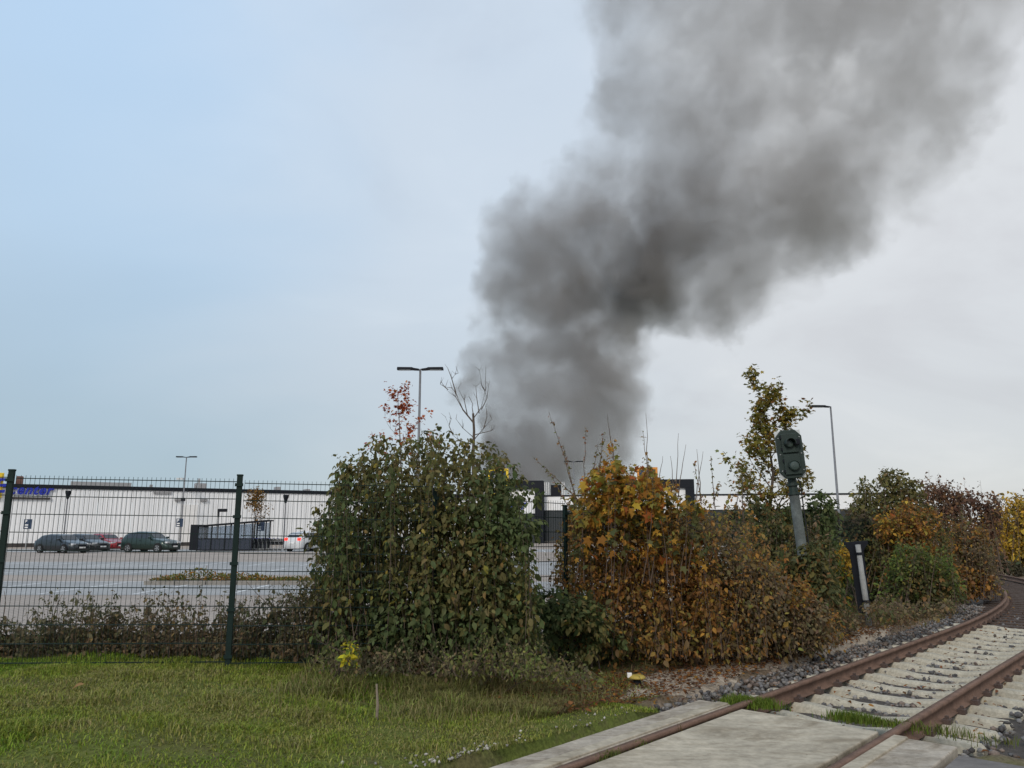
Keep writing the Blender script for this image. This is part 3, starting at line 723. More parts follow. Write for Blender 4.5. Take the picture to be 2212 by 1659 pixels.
shoots(droot, [(1845,1080),(1862,1040),(1880,1050),(1905,1015),(1925,1030),(1938,1005),(1960,1040),(1985,1070),(2000,1110)], lambda px: 1250, 22, 100, 5600, .11, G_DARK, OLIVE, spread=.26, yj=.6, low=.7, stem_r=.012)
obroot = shrub('orange_bush', 'orange brown bush above the bright green one by the track', 'bush', [(1915,1140,30),(1950,1150,38),(1985,1165,34),(1930,1185,35),(1960,1110,28),(2010,1130,30)], 19.6, 2200, .09, RUST, (9.6, 19.8), stems=3, pal2=AMBER, thin=.25, stem_mat='twig')
shoots(obroot, [(1890,1150),(1920,1095),(1960,1080),(2000,1095),(2040,1120),(2060,1160)], lambda px: 1280, 19.8, 90, 5600, .09, RUST, OLIVE, spread=.24, yj=.6, low=.8, stem_r=.01)
lgroot = shrub('light_green_bush', 'bright green bush right of the grey marker post', 'bush', [(1960,1205,30),(1990,1215,44),(1945,1235,28),(2030,1250,36),(1985,1265,40),(2000,1290,25),(1960,1285,25)], 18.2, 1700, .085, GREEN, (8.9, 18.2), stems=6, thin=.2, stem_mat='twig')
shoots(lgroot, [(1912,1230),(1935,1180),(1960,1190),(1985,1160),(2010,1195),(2040,1185),(2060,1240)], lambda px: 1305, 18.2, 90, 5200, .085, GREEN, OLIVE, spread=.22, yj=.5, low=.8, stem_r=.01)
bbroot = shrub('brown_bush', 'brown leaved bush between the green bush and the curving rail', 'bush', [(2060,1180,50),(2090,1220,48),(2045,1240,35),(2100,1170,38),(2070,1275,38),(2110,1265,26),(2035,1290,25)], 21.5, 2600, .09, BROWN, (11.6, 21.6), stems=6, pal2=RUST, thin=.2, stem_mat='twig')
shoots(bbroot, [(2010,1200),(2040,1130),(2080,1110),(2120,1140),(2145,1200)], lambda px: 1295, 21.5, 100, 6200, .09, BROWN, RUST, spread=.26, yj=.6, low=.8, stem_r=.01)
pkroot = shrub('pink_brown_tree', 'thin reddish brown tree with sparse top behind the brown bush', 'tree', [(2005,1060,26),(2045,1060,28),(2030,1095,38),(2075,1100,36),(2110,1110,34),(2130,1090,26),(2090,1080,28),(2060,1135,45),(2110,1150,40),(2135,1130,30)], 27, 4200, .12, [(.14,.075,.05,3),(.09,.06,.045,2),(.18,.10,.05,1)], (15.2, 27), stems=9, thin=.5, stem_mat='twig', stem_r=.03)
shoots(pkroot, [(1985,1060),(2010,1025),(2050,1022),(2090,1055),(2130,1065),(2160,1100)], lambda px: 1240, 27, 80, 2300, .11, [(.17,.10,.06,3),(.13,.09,.06,2),(.22,.12,.06,1)], None, spread=.3, yj=.8, low=.8, stem_r=.014)
yroot = shrub('yellow_hedge', 'golden yellow hedge at the right edge where the track disappears', 'hedge', [(2150,1150,40),(2180,1130,45),(2210,1120,55),(2245,1120,55),(2190,1180,50),(2160,1205,40),(2230,1190,60),(2270,1160,60),(2200,1225,35),(2140,1190,30),(2290,1200,60)], 40, 6500, .2, YELLOW, (26, 40), stems=10, pal2=[(.13,.09,.035,3),(.09,.065,.035,2)], thin=.2, stem_r=.04, stem_mat='twig')
shoots(yroot, [(2120,1150),(2150,1100),(2190,1085),(2230,1075),(2290,1070)], lambda px: 1240, 39, 130, 5600, .17, YELLOW, None, spread=.5, yj=1.2, low=.8, stem_r=.02)
# low weedy hedge at the left fence
lowb = [(x, 1366 + 10 * math.sin(x * .021) + random.uniform(-6, 6), random.uniform(26, 40)) for x in range(-60, 720, 34)] + [(x, 1397, 28) for x in range(-60, 720, 36)] + [(610, 1320, 34), (660, 1305, 40), (690, 1335, 50)]
lbroot = shrub('low_brown_hedge', 'low brown leafed hedge along the foot of the fence at left', 'hedge', lowb, 9.5, 9500, .046, DRY, (-4.2, 9.5), depth=.8, shell=.5, stems=10, pal2=BROWN, thin=.3, ysp=.2, stem_r=.006, stem_mat='twig')
shoots(lbroot, [(-60,1370),(20,1345),(60,1330),(90,1300),(180,1285),(260,1300),(330,1290),(420,1275),(480,1300),(560,1285),(620,1270),(660,1255),(700,1265)], lambda px: 1418, 9.45, 300, 7500, .05, DRY, BROWN, spread=.09, yj=.32, n_single=120, low=.8, t0=.05, stem_r=.0035, lean=.3)
shrub('dark_shrub', 'dark green shrub in the gap left of the rust hedge', 'bush', [(1190,1310,40),(1230,1330,45),(1270,1340,50),(1200,1370,40),(1260,1390,40),(1310,1400,35)], 10.6, 3600, .075, G_DEEP, (1.0, 10.6), stems=5, pal2=G_DARK, thin=.2)
shrub('ragged_weeds', 'low ragged weeds and brambles beside the path below the signal', 'weeds', [(x, y, random.uniform(16, 30)) for x, y in ((1720,1385),(1770,1360),(1820,1345),(1868,1342),(1910,1330),(1950,1325),(1800,1335),(1790,1330),(2000,1320),(1920,1310),(2040,1310))], 14.9, 4200, .06, OLIVE, (6.6, 14.9), depth=1.8, stems=6, pal2=BROWN, ysp=1.2, thin=.2, stem_r=.006)
shrub('yellow_plant', 'small bright yellow leafed plant at the edge of the lawn', 'plant', [(757,1400,14),(750,1420,12),(765,1415,10)], 8.3, 110, .055, [(.45,.38,.03,3),(.30,.30,.03,1),(.12,.16,.03,1)], (-1.72, 8.3), stems=2, n_single=40, stem_r=.006)
wroot = shrub('dry_weeds', 'brownish green weeds along the foot of the green bush', 'weeds', [(x, 1418 + (x - 700) * .05 + random.uniform(-8, 8), random.uniform(14, 24)) for x in range(700, 1240, 24)], 8.9, 900, .045, [(.15,.145,.05,3),(.19,.15,.08,3),(.11,.125,.04,2)], (-.6, 8.8), stems=6, thin=.25, stem_r=.004, pal2=BROWN, depth=1.4, ysp=.3)
shoots(wroot, [(690,1412),(740,1390),(800,1420),(860,1405),(910,1370),(960,1400),(1010,1378),(1060,1360),(1110,1400),(1150,1385),(1200,1425),(1260,1435)], lambda px: 1448 + (px - 690) * .04, 8.6, 170, 2900, .042, [(.15,.15,.05,3),(.18,.15,.07,2),(.12,.145,.045,3),(.22,.23,.06,.8)], DRY, spread=.09, yj=.6, n_single=60, low=.9, t0=.05, stem_r=.003, lean=.5)

# ------------------------------------------------------------------ branching trees
def tree(name, label, px, Y, py_top, crown_w, leaf, pal, nleaf, trunk_r, tmpl=LEAF, lean=0.0, first=.3, cat='tree', levels=3, nb=7, up=.8, group=None, leaf_from=1):
    x = (px - CX) / F * Y / CP * 1.0
    bpos = wp(px, py_top, Y); x = bpos.x; top_z = bpos.z
    root = empty(name, label, cat, (x, Y, g1(x, Y) if Y < 24 else 0.0), group=group)
    Ht = top_z - root.location.z
    mb = MB(); tips = []
    pts = [Vector((lean * Ht * (i / 8) ** 1.5 + random.uniform(-.015, .015) * Ht * (i > 0), random.uniform(-.015, .015) * Ht, Ht * i / 8)) for i in range(9)]
    mb.tube(pts, [trunk_r * (1 - .92 * i / 8) for i in range(9)], 7, cap=False)
    br = MB()
    def grow(p, d, L, r, lv):
        q = p; prev = p; n = 4; path = [p]
        for i in range(n):
            d = (d + Vector((random.uniform(-.22, .22), random.uniform(-.22, .22), random.uniform(-.05, .22) * up))).normalized()
            q = q + d * L / n; path.append(q)
        br.tube(path, [r * (1 - .75 * i / n) for i in range(n + 1)], 4, cap=False)
        if lv >= leaf_from:
            for i in range(1, n + 1): tips.append((path[i], d))
        if lv < levels:
            for i in range(3 if lv == 0 else 2):
                q = path[random.randint(1, n)]
                dd = (d + Vector((random.uniform(-.9, .9), random.uniform(-.9, .9), random.uniform(-.1, .6)))).normalized()
                grow(q, dd, L * random.uniform(.4, .65), r * .5, lv + 1)
    for i in range(nb):
        t_ = first + (1 - first) * (i + .5) / nb * .92
        k_ = min(int(t_ * 8), 7); p = pts[k_].lerp(pts[k_ + 1], t_ * 8 - k_)
        an = i * 2.4 + random.uniform(-.4, .4); el = random.uniform(.35, .8) * up + .15
        d = Vector((math.cos(an) * math.cos(el), math.sin(an) * math.cos(el), math.sin(el)))
        grow(p, d, crown_w * (1.05 - .75 * (t_ - first) / (1 - first)) * random.uniform(.8, 1.15), trunk_r * .45 * (1.1 - t_), 0)
    tips.append((pts[-1], Vector((0, 0, 1))))
    mb.build('trunk', M['bark'], root); br.build('branches', M['bark'], root)
    if nleaf:
        k_ = rng.integers(0, len(tips), nleaf)
        P = np.array([tips[i][0][:] for i in k_]) + rng.normal(0, leaf * .8, (nleaf, 3)) + np.array(root.location)
        d = unit(np.array([tips[i][1][:] for i in k_]) + rng.normal(0, .5, (nleaf, 3)))
        a, nr = leaf_frames(nleaf, d, .4)
        foliage_obj(root, P, a, nr, leaf * rng.uniform(.6, 1.25, nleaf), pick(pal, nleaf), tmpl)
    return root
tree('red_leaved_tree', 'slender tree with sparse red leaves beside the tall double lamp', 880, 33, 838, 1.5, .15, [(.24,.045,.018,3),(.32,.075,.02,3),(.15,.035,.02,1),(.36,.14,.03,1)], 520, .07, MAPLE, lean=-.05, first=.5, nb=9, up=.9, levels=2)
tree('signal_maple', 'yellowing maple standing just behind the railway signal', 1652, 15.2, 838, .95, .085, [(.17,.14,.03,3),(.13,.12,.03,3),(.28,.19,.035,2),(.20,.09,.03,1),(.12,.13,.035,1.5)], 3300, .06, MAPLE, first=.34, nb=18, up=1.0, levels=2)
tree('car_park_tree', 'small golden brown tree behind the trolley shelter', 553, 72, 1066, 1.5, .24, [(.20,.11,.03,3),(.15,.085,.03,2),(.28,.16,.04,1)], 900, .09, TINY, first=.42, nb=11, up=.9, levels=2)
tree('lawn_maple', 'sparse yellow green sapling left of the railway signal', 1600, 13.4, 985, .55, .06, [(.16,.13,.03,3),(.10,.10,.025,2),(.22,.09,.03,1)], 190, .025, LEAF, first=.45, nb=8, up=.9, levels=1, leaf_from=0)
# bare tree in front of the smoke: limbs follow the photograph
bt_Y = 30.0
b0 = wp(1022, 985, bt_Y)
bare = empty('bare_tree', 'leafless young tree with dark forked branches in front of the smoke', 'tree', (b0.x, bt_Y, 0.0))
bl = Vector(bare.location); mb = MB()
mb.tube([Vector((.12, 0, 0)), b0 - bl, wp(1024, 930, bt_Y) - bl, wp(1022, 893, bt_Y) - bl], [.085, .065, .05, .045], 7, cap=False)
mb.build('trunk', M['bark'], bare)
limbs = [[(1022,912),(1000,885),(985,850),(975,815),(967,795)],[(1000,885),(985,858),(965,843)],[(1010,898),(1003,865),(990,840)],[(1022,905),(1040,880),(1048,845),(1050,790)],[(1040,885),(1052,860),(1056,830)],[(1023,945),(1000,925),(985,905)],[(1024,950),(1045,925),(1062,905)],
         [(1022,893),(1020,880),(1021,872)],[(1035,893),(1030,860),(1028,835)],[(985,850),(976,838),(962,836)],[(1018,960),(990,950),(978,940),(962,900)],[(978,938),(970,920),(975,905)],[(1022,940),(1042,935),(1062,930),(1070,918)],[(1048,845),(1040,830),(1036,800)],[(976,818),(984,808),(990,806)],[(968,842),(958,834),(951,830)],[(1045,925),(1052,900),(1050,880)]]
mb = MB()
for lb in limbs:
    dy = random.uniform(-.6, .6)
    pts = [wp(*p, bt_Y + dy * i / len(lb)) - bl for i, p in enumerate(lb)]
    mb.tube(pts, [.034 * (1 - .7 * i / (len(pts) - 1)) * (.6 if len(lb) < 5 else 1) for i in range(len(pts))], 5, cap=False)
    for i in range(3):
        p = pts[random.randint(1, len(pts) - 1)]
        mb.tube([p, p + Vector((random.uniform(-.18, .18), random.uniform(-.1, .1), random.uniform(.1, .35)))], [.009, .004], 4, cap=False)
mb.build('branches', M['bark'], bare)

# ------------------------------------------------------------------ mesh fence
fpts = [(-8.05, 8.45), (-5.60, 8.65), (-3.13, 8.90), (-.92, 9.22), (.75, 11.0)]
for i in range(6): fpts.append((fpts[-1][0] + 1.68, fpts[-1][1] + 1.82))
fb = [.33, .32, .28, .14, 0.0] + [-.02] * 6
fence = empty('mesh_fence', 'dark green steel mesh fence with posts running along the verge', 'fence', (fpts[2][0], fpts[2][1], fb[2]))
fl = Vector(fence.location)
pm = MB(); pm.box(-.03, .03, -.02, .02, -.25, 2.08); pm.box(-.034, .034, -.024, .024, 2.08, 2.10); po = pm.build('post', M['fence'], fence, bevel=.003)
cm = MB(); cm.box(-.045, .045, -.035, -.0205, -.018, .018); cb = cm.build('clamp', M['fence'], po)
for i, (x, y) in enumerate(fpts):
    p = po if i == 0 else link('post', po.data, None, fence)
    j = min(i, len(fpts) - 2); dx, dy = fpts[j + 1][0] - fpts[j][0], fpts[j + 1][1] - fpts[j][1]
    p.location = Vector((x, y, fb[i])) - fl; p.rotation_euler = (0, 0, math.atan2(dy, dx))
    for z in (.1, .6, 1.1, 1.62, 1.98):
        c = cb if (i == 0 and z == .1) else link('clamp', cb.data, None, p)
        c.location = (0, 0, z)
for i in range(len(fpts) - 1):
    a, b_ = Vector((*fpts[i], fb[i])), Vector((*fpts[i + 1], fb[i + 1]))
    a.z = b_.z = fb[i] if i < 4 else fb[i + 1]
    if 0 < i < 4: a.z = fb[i] ; b_.z = fb[i] - .025
    L = (b_ - a).length - .075; d = (b_ - a).normalized()
    pn = empty('wire_panel', loc=a + d * .0375 - fl); pn.parent = fence
    an = math.atan2(d.y, d.x); pn.rotation_euler = (0, -math.asin(d.z), an)
    mb = MB(); k = int(L / .05)
    for q in range(k + 1):
        x = q * L / k; mb.box(x - .0018, x + .0018, -.008 - .0018, -.008 + .0018, .02, 2.035)
    tag(mb.build('vertical_wires', M['fence'], pn), kind='stuff')
    mb = MB(); mb.box(0, L, -.0165, .0005, -.0045, .0045); hw = mb.build('horizontal_wire', M['fence'], pn)
    for q in range(11):
        w = hw if q == 0 else link('horizontal_wire', hw.data, None, pn)
        w.location = (0, 0, .03 + q * .197)

# ------------------------------------------------------------------ supermarket
def frame_at(p, ang): return Matrix.Translation(p) @ Matrix.Rotation(ang, 4, 'Z')
A = wp(-120, 1100, 77.6); B = wp(1108, 1100, 107.0); Cc = wp(2010, 1100, 99.0)
A.z = B.z = Cc.z = 0
WH = 6.45
store = empty('supermarket', 'long low white supermarket hall with dark roof edge behind the car park', 'building', (A.x, A.y, 0))
sl_ = Vector(store.location)
angL = math.atan2(B.y - A.y, B.x - A.x); LL = (B - A).length
ML = Matrix.Rotation(angL, 4, 'Z')
angR = math.atan2(Cc.y - B.y, Cc.x - B.x); LR = (Cc - B).length
MR = Matrix.Translation(B - A) @ Matrix.Rotation(angR, 4, 'Z')
# trapezoidal wall sheets, one panel each bay
bays = 19
for i in range(bays):
    x0, x1 = LL * i / bays + .012, LL * (i + 1) / bays - .012
    poly = []; n = 8; st = (x1 - x0) / n
    for q in range(n):
        xx = x0 + q * st
        poly += [(xx, 0.0), (xx + st * .55, 0.0), (xx + st * .65, .035), (xx + st * .9, .035)]
    poly += [(x1, 0.0), (x1, .2), (x0, .2)]
    o = MB().prism(poly, .42, WH - .4, 'z').build('wall_panel', M['wall'], store)
    o.matrix_local = ML
mb = MB(); mb.box(0, LL, .05, .3, 0, .42); o = mb.build('plinth', M['plinth'], store); o.matrix_local = ML
mb = MB(); mb.box(-.2, LL + .1, -.12, .5, WH - .4, WH); o = mb.build('roof_edge', M['dark'], store); o.matrix_local = ML
mb = MB(); mb.prism([(0, 0), (LL, 0), (LL + 30, 38), (0, 50)], WH - .25, WH - .15, 'z'); o = mb.build('roof', M['roofgrey'], store); o.matrix_local = ML @ Matrix.Translation((0, .4, 0))
mb = MB(); mb.box(0, .3, .2, 50, 0, WH - .2); o = mb.build('end_wall', M['wall'], store); o.matrix_local = ML
# wall lamps and a service door panel
for q, z in ((640, 1940), (795, 1968.5)):
    pass
def on_wall(px, py, Mloc, A0, ang, off):
    """point on a wall line (start A0, direction ang) seen at a pixel"""
    u, dy, dz = ray(px, py); dx_, dy_ = math.cos(ang), math.sin(ang)
    # t*(u,dy) = A0 + w*(dx_,dy_)
    det = u * -dy_ + dy * dx_; t_ = (A0.x * -dy_ + A0.y * dx_) / det
    w = (t_ * u - A0.x) * dx_ + (t_ * dy - A0.y) * dy_
    return w, H + dz * t_
for (px, py, ww, hh) in ((651, 1064.5 + 5, 1.0, .14),):
    w, z = on_wall(351 * 1.0, 1064, None, A, angL, 0)
    mb = MB(); mb.box(w - .9, w + .9, -.14, 0, z - .16, z + .16); o = mb.build('wall_louvre', M['roofgrey'], store); o.matrix_local = ML
for (px, py) in ((384, 1079), (440, 1080)):
    w, z = on_wall(px, py, None, A, angL, 0)
    mb = MB(); mb.box(w - .35, w + .35, -.3, 0, z - .15, z + .12); o = mb.build('wall_lamp', M['roofgrey'], store, bevel=.03); o.matrix_local = ML
w0, z1 = on_wall(392, 1090, None, A, angL, 0); w1, _ = on_wall(428, 1090, None, A, angL, 0)
mb = MB(); mb.box(w0, w1, -.05, 0, .42, z1); o = mb.build('service_door', M['white'], store); o.matrix_local = ML
# roof furniture
def roof_item(name, px0, px1, py0, mt, dep=1.2, back=1.0, parts=None):
    a, _ = on_wall(px0, py0, None, A, angL, 0); b_, zt = on_wall(px1, py0, None, A, angL, 0)
    mb = MB(); mb.box(a, b_, back, back + dep, WH - .2, zt + .06); o = mb.build(name, mt, store, bevel=.02); o.matrix_local = ML; return o
roof_item('chimney', 34, 48, 1029, M['brick'], 1.2, .6)
roof_item('roof_parapet', 150, 286, 1041, M['roofgrey'], .3, 3)
for a, c, y in ((326, 332, 1046), (603, 614, 1051), (856, 868, 1064), (668, 679, 1056)): roof_item('roof_light', a, c, y, M['roofgrey'], 1.4, 2)
roof_item('ventilation_unit', 434, 453, 1044, M['roofgrey'], 1.5, 3); roof_item('vent_cowl', 431, 457, 1040.5, M['roofgrey'], 1.5, 4.7); roof_item('vent_pipe', 441, 446, 1027.5, M['galv'], .3, 6.4)
# right wing: white fascia above dark glazing
mb = MB(); mb.box(-.3, LR, -.25, .2, WH - 2.05, WH - .22); o = mb.build('fascia', M['band'], store); o.matrix_local = MR
mb = MB(); mb.box(-.3, LR, -.3, .3, WH - .22, WH); o = mb.build('roof_edge', M['dark'], store); o.matrix_local = MR
nb_ = 22
for i in range(nb_):
    x0, x1 = LR * i / nb_, LR * (i + 1) / nb_
    mb = MB(); mb.box(x0 + .06, x1 - .06, .05, .12, .3, WH - 2.05); o = mb.build('window', M['shopglass'], store); o.matrix_local = MR
    mb = MB(); mb.box(x0 - .055, x0 + .055, -.02, .16, .25, WH - 2.05); o = mb.build('window_mullion', M['dark'], store); o.matrix_local = MR
mb = MB(); mb.box(0, LR, -.02, .3, 0, .25); o = mb.build('plinth', M['plinth'], store); o.matrix_local = MR
mb = MB(); mb.box(LR - .3, LR, .2, 40, 0, WH - .1); o = mb.build('end_wall', M['wall'], store); o.matrix_local = MR
w, _ = on_wall(1196, 1060, None, B, angR, 0)
mb = MB(); mb.box(w - .7, w + .7, 3, 4.2, WH - .2, WH + 1.55); o = mb.build('roof_access', M['dark'], store); o.matrix_local = MR
for q in range(5):
    mb = MB(); mb.box(w - 1.5 + q * .28 - .05 + (1.6 if q > 2 else 0), w - 1.5 + q * .28 + .05 + (1.6 if q > 2 else 0), 2.6, 2.7, WH - .2, WH + 1.9); o = mb.build('roof_rail', M['white'], store); o.matrix_local = MR
# projecting entrance portals
def portal(px0, px1, lab):
    w0, zt = on_wall(px0, 1038, None, B, angR, 0); w1, _ = on_wall(px1, 1038, None, B, angR, 0)
    e = empty('entrance_portal', loc=(0, 0, 0)); e.parent = store; e.matrix_local = MR; e['label'] = lab
    zt = 8.35; ft = 1.15
    mb = MB(); mb.box(w0, w1, -1.6, .0, zt - ft, zt); mb.box(w0, w0 + ft, -1.6, .0, 0, zt - ft); mb.box(w1 - ft, w1, -1.6, .0, 0, zt - ft); mb.box(w0 + ft, w1 - ft, -1.6, .0, 3.75, 3.95)
    mb.build('portal_frame', M['dark'], e, bevel=.03)
    mb = MB(); mb.box(w0 + ft, w1 - ft, -1.2, -1.0, 3.95, zt - ft); mb.build('portal_panel', M['band'], e)
    mb = MB(); mb.box(w0 + ft, w1 - ft, -1.0, -.9, 0.05, 3.75); mb.build('entrance_glass', M['shopglass'], e)
    return w0, w1
p1 = portal(1030, 1176, 'dark framed entrance portal behind the green bush')
p2 = portal(1345, 1497, 'dark framed entrance portal behind the amber maple')

# signs on the store
def letter_mesh(ch, size, mt, shear=0.0, bold=0.0, extrude=.05):
    cu = bpy.data.curves.new('letter_curve', 'FONT'); cu.body = ch; cu.size = size; cu.shear = shear; cu.extrude = extrude; cu.offset = bold
    o = bpy.data.objects.new('letter_curve', cu); COL.objects.link(o)
    bpy.context.view_layer.update()
    me = bpy.data.meshes.new_from_object(o.evaluated_get(bpy.context.evaluated_depsgraph_get()))
    bpy.data.objects.remove(o); bpy.data.curves.remove(cu)
    me.name = 'letter'; me.materials.clear(); me.materials.append(mt)
    return me
def letters(parent, word, size, mt, x0=0.0, dz=0.0, adv=None, shear=.3, bold=.035):
    x = x0
    for ch in word:
        o = link('letter', letter_mesh(ch, size, mt, shear, bold), None, parent)
        o.location = (x, 0, dz); o.rotation_euler = (R(90), 0, 0)
        x += size * (adv.get(ch, .56) if adv else .56)
    return x
ADV = {'c': .50, 'e': .53, 'n': .54, 't': .37, 'r': .39}
wa, za = on_wall(18, 1069, None, A, angL, 0); wb, zb = on_wall(116, 1069, None, A, angL, 0)
sgn = empty('wall_sign', 'blue italic lettering center high on the white hall wall', 'sign', tuple(sl_ + ML @ Vector((wa, -.16, za))), angL)
tw = sum(ADV[c] for c in 'center'); size = (wb - wa) / (tw + .15)
letters(sgn, 'center', size, M['blue'], 0, .12, ADV, bold=size * .03)
o = MB().box(.1, wb - wa - .25, -.05, .1, -.42, -.2).build('sign_rail', M['plinth'], sgn)
wy, zy = on_wall(-22, 1075, None, A, angL, 0); wy1, zy1 = on_wall(10, 1022, None, A, angL, 0)
ys = empty('logo_sign', 'yellow sign panel with blue letter at the left picture edge', 'sign', tuple(sl_ + ML @ Vector((wy, -.3, zy))), angL)
MB().box(0, wy1 - wy, -.15, .25, 0, zy1 - zy).build('sign_panel', M['yellow'], ys, bevel=.03)
letters(ys, 'E', (zy1 - zy) * .8, M['blue'], .25, (zy1 - zy) * .22, None, .15, .05)
for o in ys.children:
    if o.name.startswith('letter'): o.location.y = -.2
def cube_sign(px0, px1, py0, py1, lab, frame_m):
    a, z0 = on_wall(px0, py1, None, B, angR, 0); b_, z1 = on_wall(px1, py0, None, B, angR, 0)
    z0 = z0 * 1.0
    e = empty('logo_sign', lab, 'sign', tuple(B + Matrix.Rotation(angR, 4, 'Z') @ Vector((a, -1.9, z0))), angR, group='logo signs on the entrance portals')
    w, h = b_ - a, z1 - z0; f = w * .1
    mb = MB(); mb.box(0, w, -.35, .2, 0, f); mb.box(0, w, -.35, .2, h - f, h); mb.box(0, f, -.35, .2, f, h - f); mb.box(w - f, w, -.35, .2, f, h - f)
    mb.build('sign_frame', frame_m, e)
    MB().box(f, w - f, -.2, .1, f, h - f).build('sign_face', M['navy'], e)
    mb = MB(); mb.prism([(w * .18, h * .14), (w * .32, h * .14), (w * .46, h * .84), (w * .32, h * .84)], -.26, -.2, 'y'); mb.build('sign_stroke', M['corner'], e)
    mb = MB(); mb.box(w * .55, w * .8, -.26, -.2, h * .34, h * .42); mb.box(w * .55, w * .8, -.26, -.2, h * .56, h * .64); mb.box(w * .52, w * .6, -.26, -.2, h * .34, h * .64); mb.build('sign_mark', M['corner'], e)
cube_sign(1060, 1103, 1015, 1072, 'yellow framed blue logo sign half hidden by the green bush', M['yellow'])
cube_sign(1377, 1419, 1012, 1064, 'orange framed blue logo sign behind the amber maple leaves', M['orange'])
w0_, z0_ = on_wall(1060, 1105, None, B, angR, 0); w1_, z1_ = on_wall(1140, 1105, None, B, angR, 0)
ps = empty('wall_sign', 'blue lettering center on the portal panel behind the green bush', 'sign', tuple(B + Matrix.Rotation(angR, 4, 'Z') @ Vector((w0_, -1.25, z0_ + .3))), angR)
letters(ps, 'center', (w1_ - w0_) / (tw + .1), M['blue'], 0, 0, ADV, bold=.05)

# ------------------------------------------------------------------ street lamps
def lamp(label, px, Y, py_top, heads, hl_, name='street_lamp', pole_r=(.09, .055), group='tall car park lamps'):
    tp = wp(px, py_top, Y)
    root = empty(name, label, 'street lamp', (tp.x, Y, 0.0), group=group)
    h = tp.z
    MB().tube([(0, 0, 0), (0, 0, 1.2), (0, 0, 1.25), (0, 0, h)], [pole_r[0] * 1.15, pole_r[0] * 1.15, pole_r[0], pole_r[1]], 10).build('pole', M['lampgrey'], root, smooth=True)
    for sd in heads:
        hd = MB(); z = h - .03
        hd.prism([(sd * .06, z - .04), (sd * .06, z + .02), (sd * .32, z + .06), (sd * .42, z + .1), (sd * hl_, z + .11), (sd * (hl_ + .02), z - .02), (sd * .42, z - .02), (sd * .3, z - .03)], -.16, .16, 'y')
        ho = hd.build('lamp_head', M['dark'], root, bevel=.012)
        MB().box(min(sd * .5, sd * (hl_ - .08)), max(sd * .5, sd * (hl_ - .08)), -.12, .12, z - .035, z - .0215).build('lamp_glass', M['corner'], ho)
    return root
la = lamp('tall double headed lamp standing above the green bush', 908, 39, 797, (-1, 1), 1.18)
lb = lamp('double headed lamp in front of the white hall wall', 403, 86, 987, (-1, 1), 1.12)
lamp('far double headed lamp seen through the shoots above the rust hedge', 1239, 90, 997, (-1, 1), 1.12)
lamp('single headed lamp standing alone behind the trackside shrubs', 1794, 51, 878, (-1,), 1.3)
# camera and small box on the second lamp
mb = MB(); mb.box(-.9, -.2, -.1, .1, 7.25, 7.45); mb.box(-.25, 0, -.04, .04, 7.1, 7.18); mb.build('camera_box', M['corner'], lb); MB().box(-.18, .18, -.18, .18, 4.9, 5.25).build('junction_box', M['dark'], lb)
def bollard_lamp(label, px, Y, py_top, cone=True):
    tp = wp(px, py_top, Y); h = tp.z
    root = empty('path_lamp', label, 'lamp post', (tp.x, Y, 0), group='slim lamp posts in front of the hall wall')
    MB().tube([(0, 0, 0), (0, 0, h - .8)], [.07, .06], 8).build('pole', M['lampgrey'], root)
    if cone: MB().tube([(0, 0, h - .8), (0, 0, h - .2), (0, 0, h)], [.08, .26, .27], 10).build('lamp_head', M['dark'], root)
    else: MB().box(-.1, .8, -.15, .15, h - .3, h).box(-.07, .07, -.07, .07, h - .8, h - .3).build('lamp_head', M['dark'], root, bevel=.03)
bollard_lamp('slim lamp post with cone head left above the parked cars', 148, 74, 1060)
bollard_lamp('slim lamp post with cone head right of the trolley shelter', 618, 76, 1069)
bollard_lamp('short lamp post with flat head rising behind the trolley shelter', 473, 76, 1099, False)

# parking signs
def parking_sign(label, px, py, Y, post):
    p = wp(px, py, Y)
    root = empty('parking_sign', label, 'sign', (p.x, Y, 0 if post else p.z), group='dark blue parking signs')
    z = p.z if post else 0
    MB().box(-.37, .37, -.03, .03, z - .45, z + .45).build('sign_board', M['navy'], root, bevel=.01)
    o = link('letter', letter_mesh('P', .42, M['white'], 0, .012, .004), None, root); o.location = (-.28, -.036, z + .1); o.rotation_euler = (R(90), 0, 0)
    for q in range(2): MB().box(-.28, .06, -.037, -.031, z - .14 - q * .22, z - .03 - q * .22).build('sign_symbol', M['white'], root)
    if post: MB().tube([(0, .06, 0), (0, .06, z + .4)], .035, 6).build('post', M['galv'], root)
    return root
sg = parking_sign('dark blue parking sign above the dark grey hatchback', 60, 1132, 73, True)
parking_sign('dark blue parking sign on the double lamp before the hall wall', 388, 1129, 85.6, False)
parking_sign('dark blue parking sign seen through the trolley shelter', 563, 1136, 72, True)

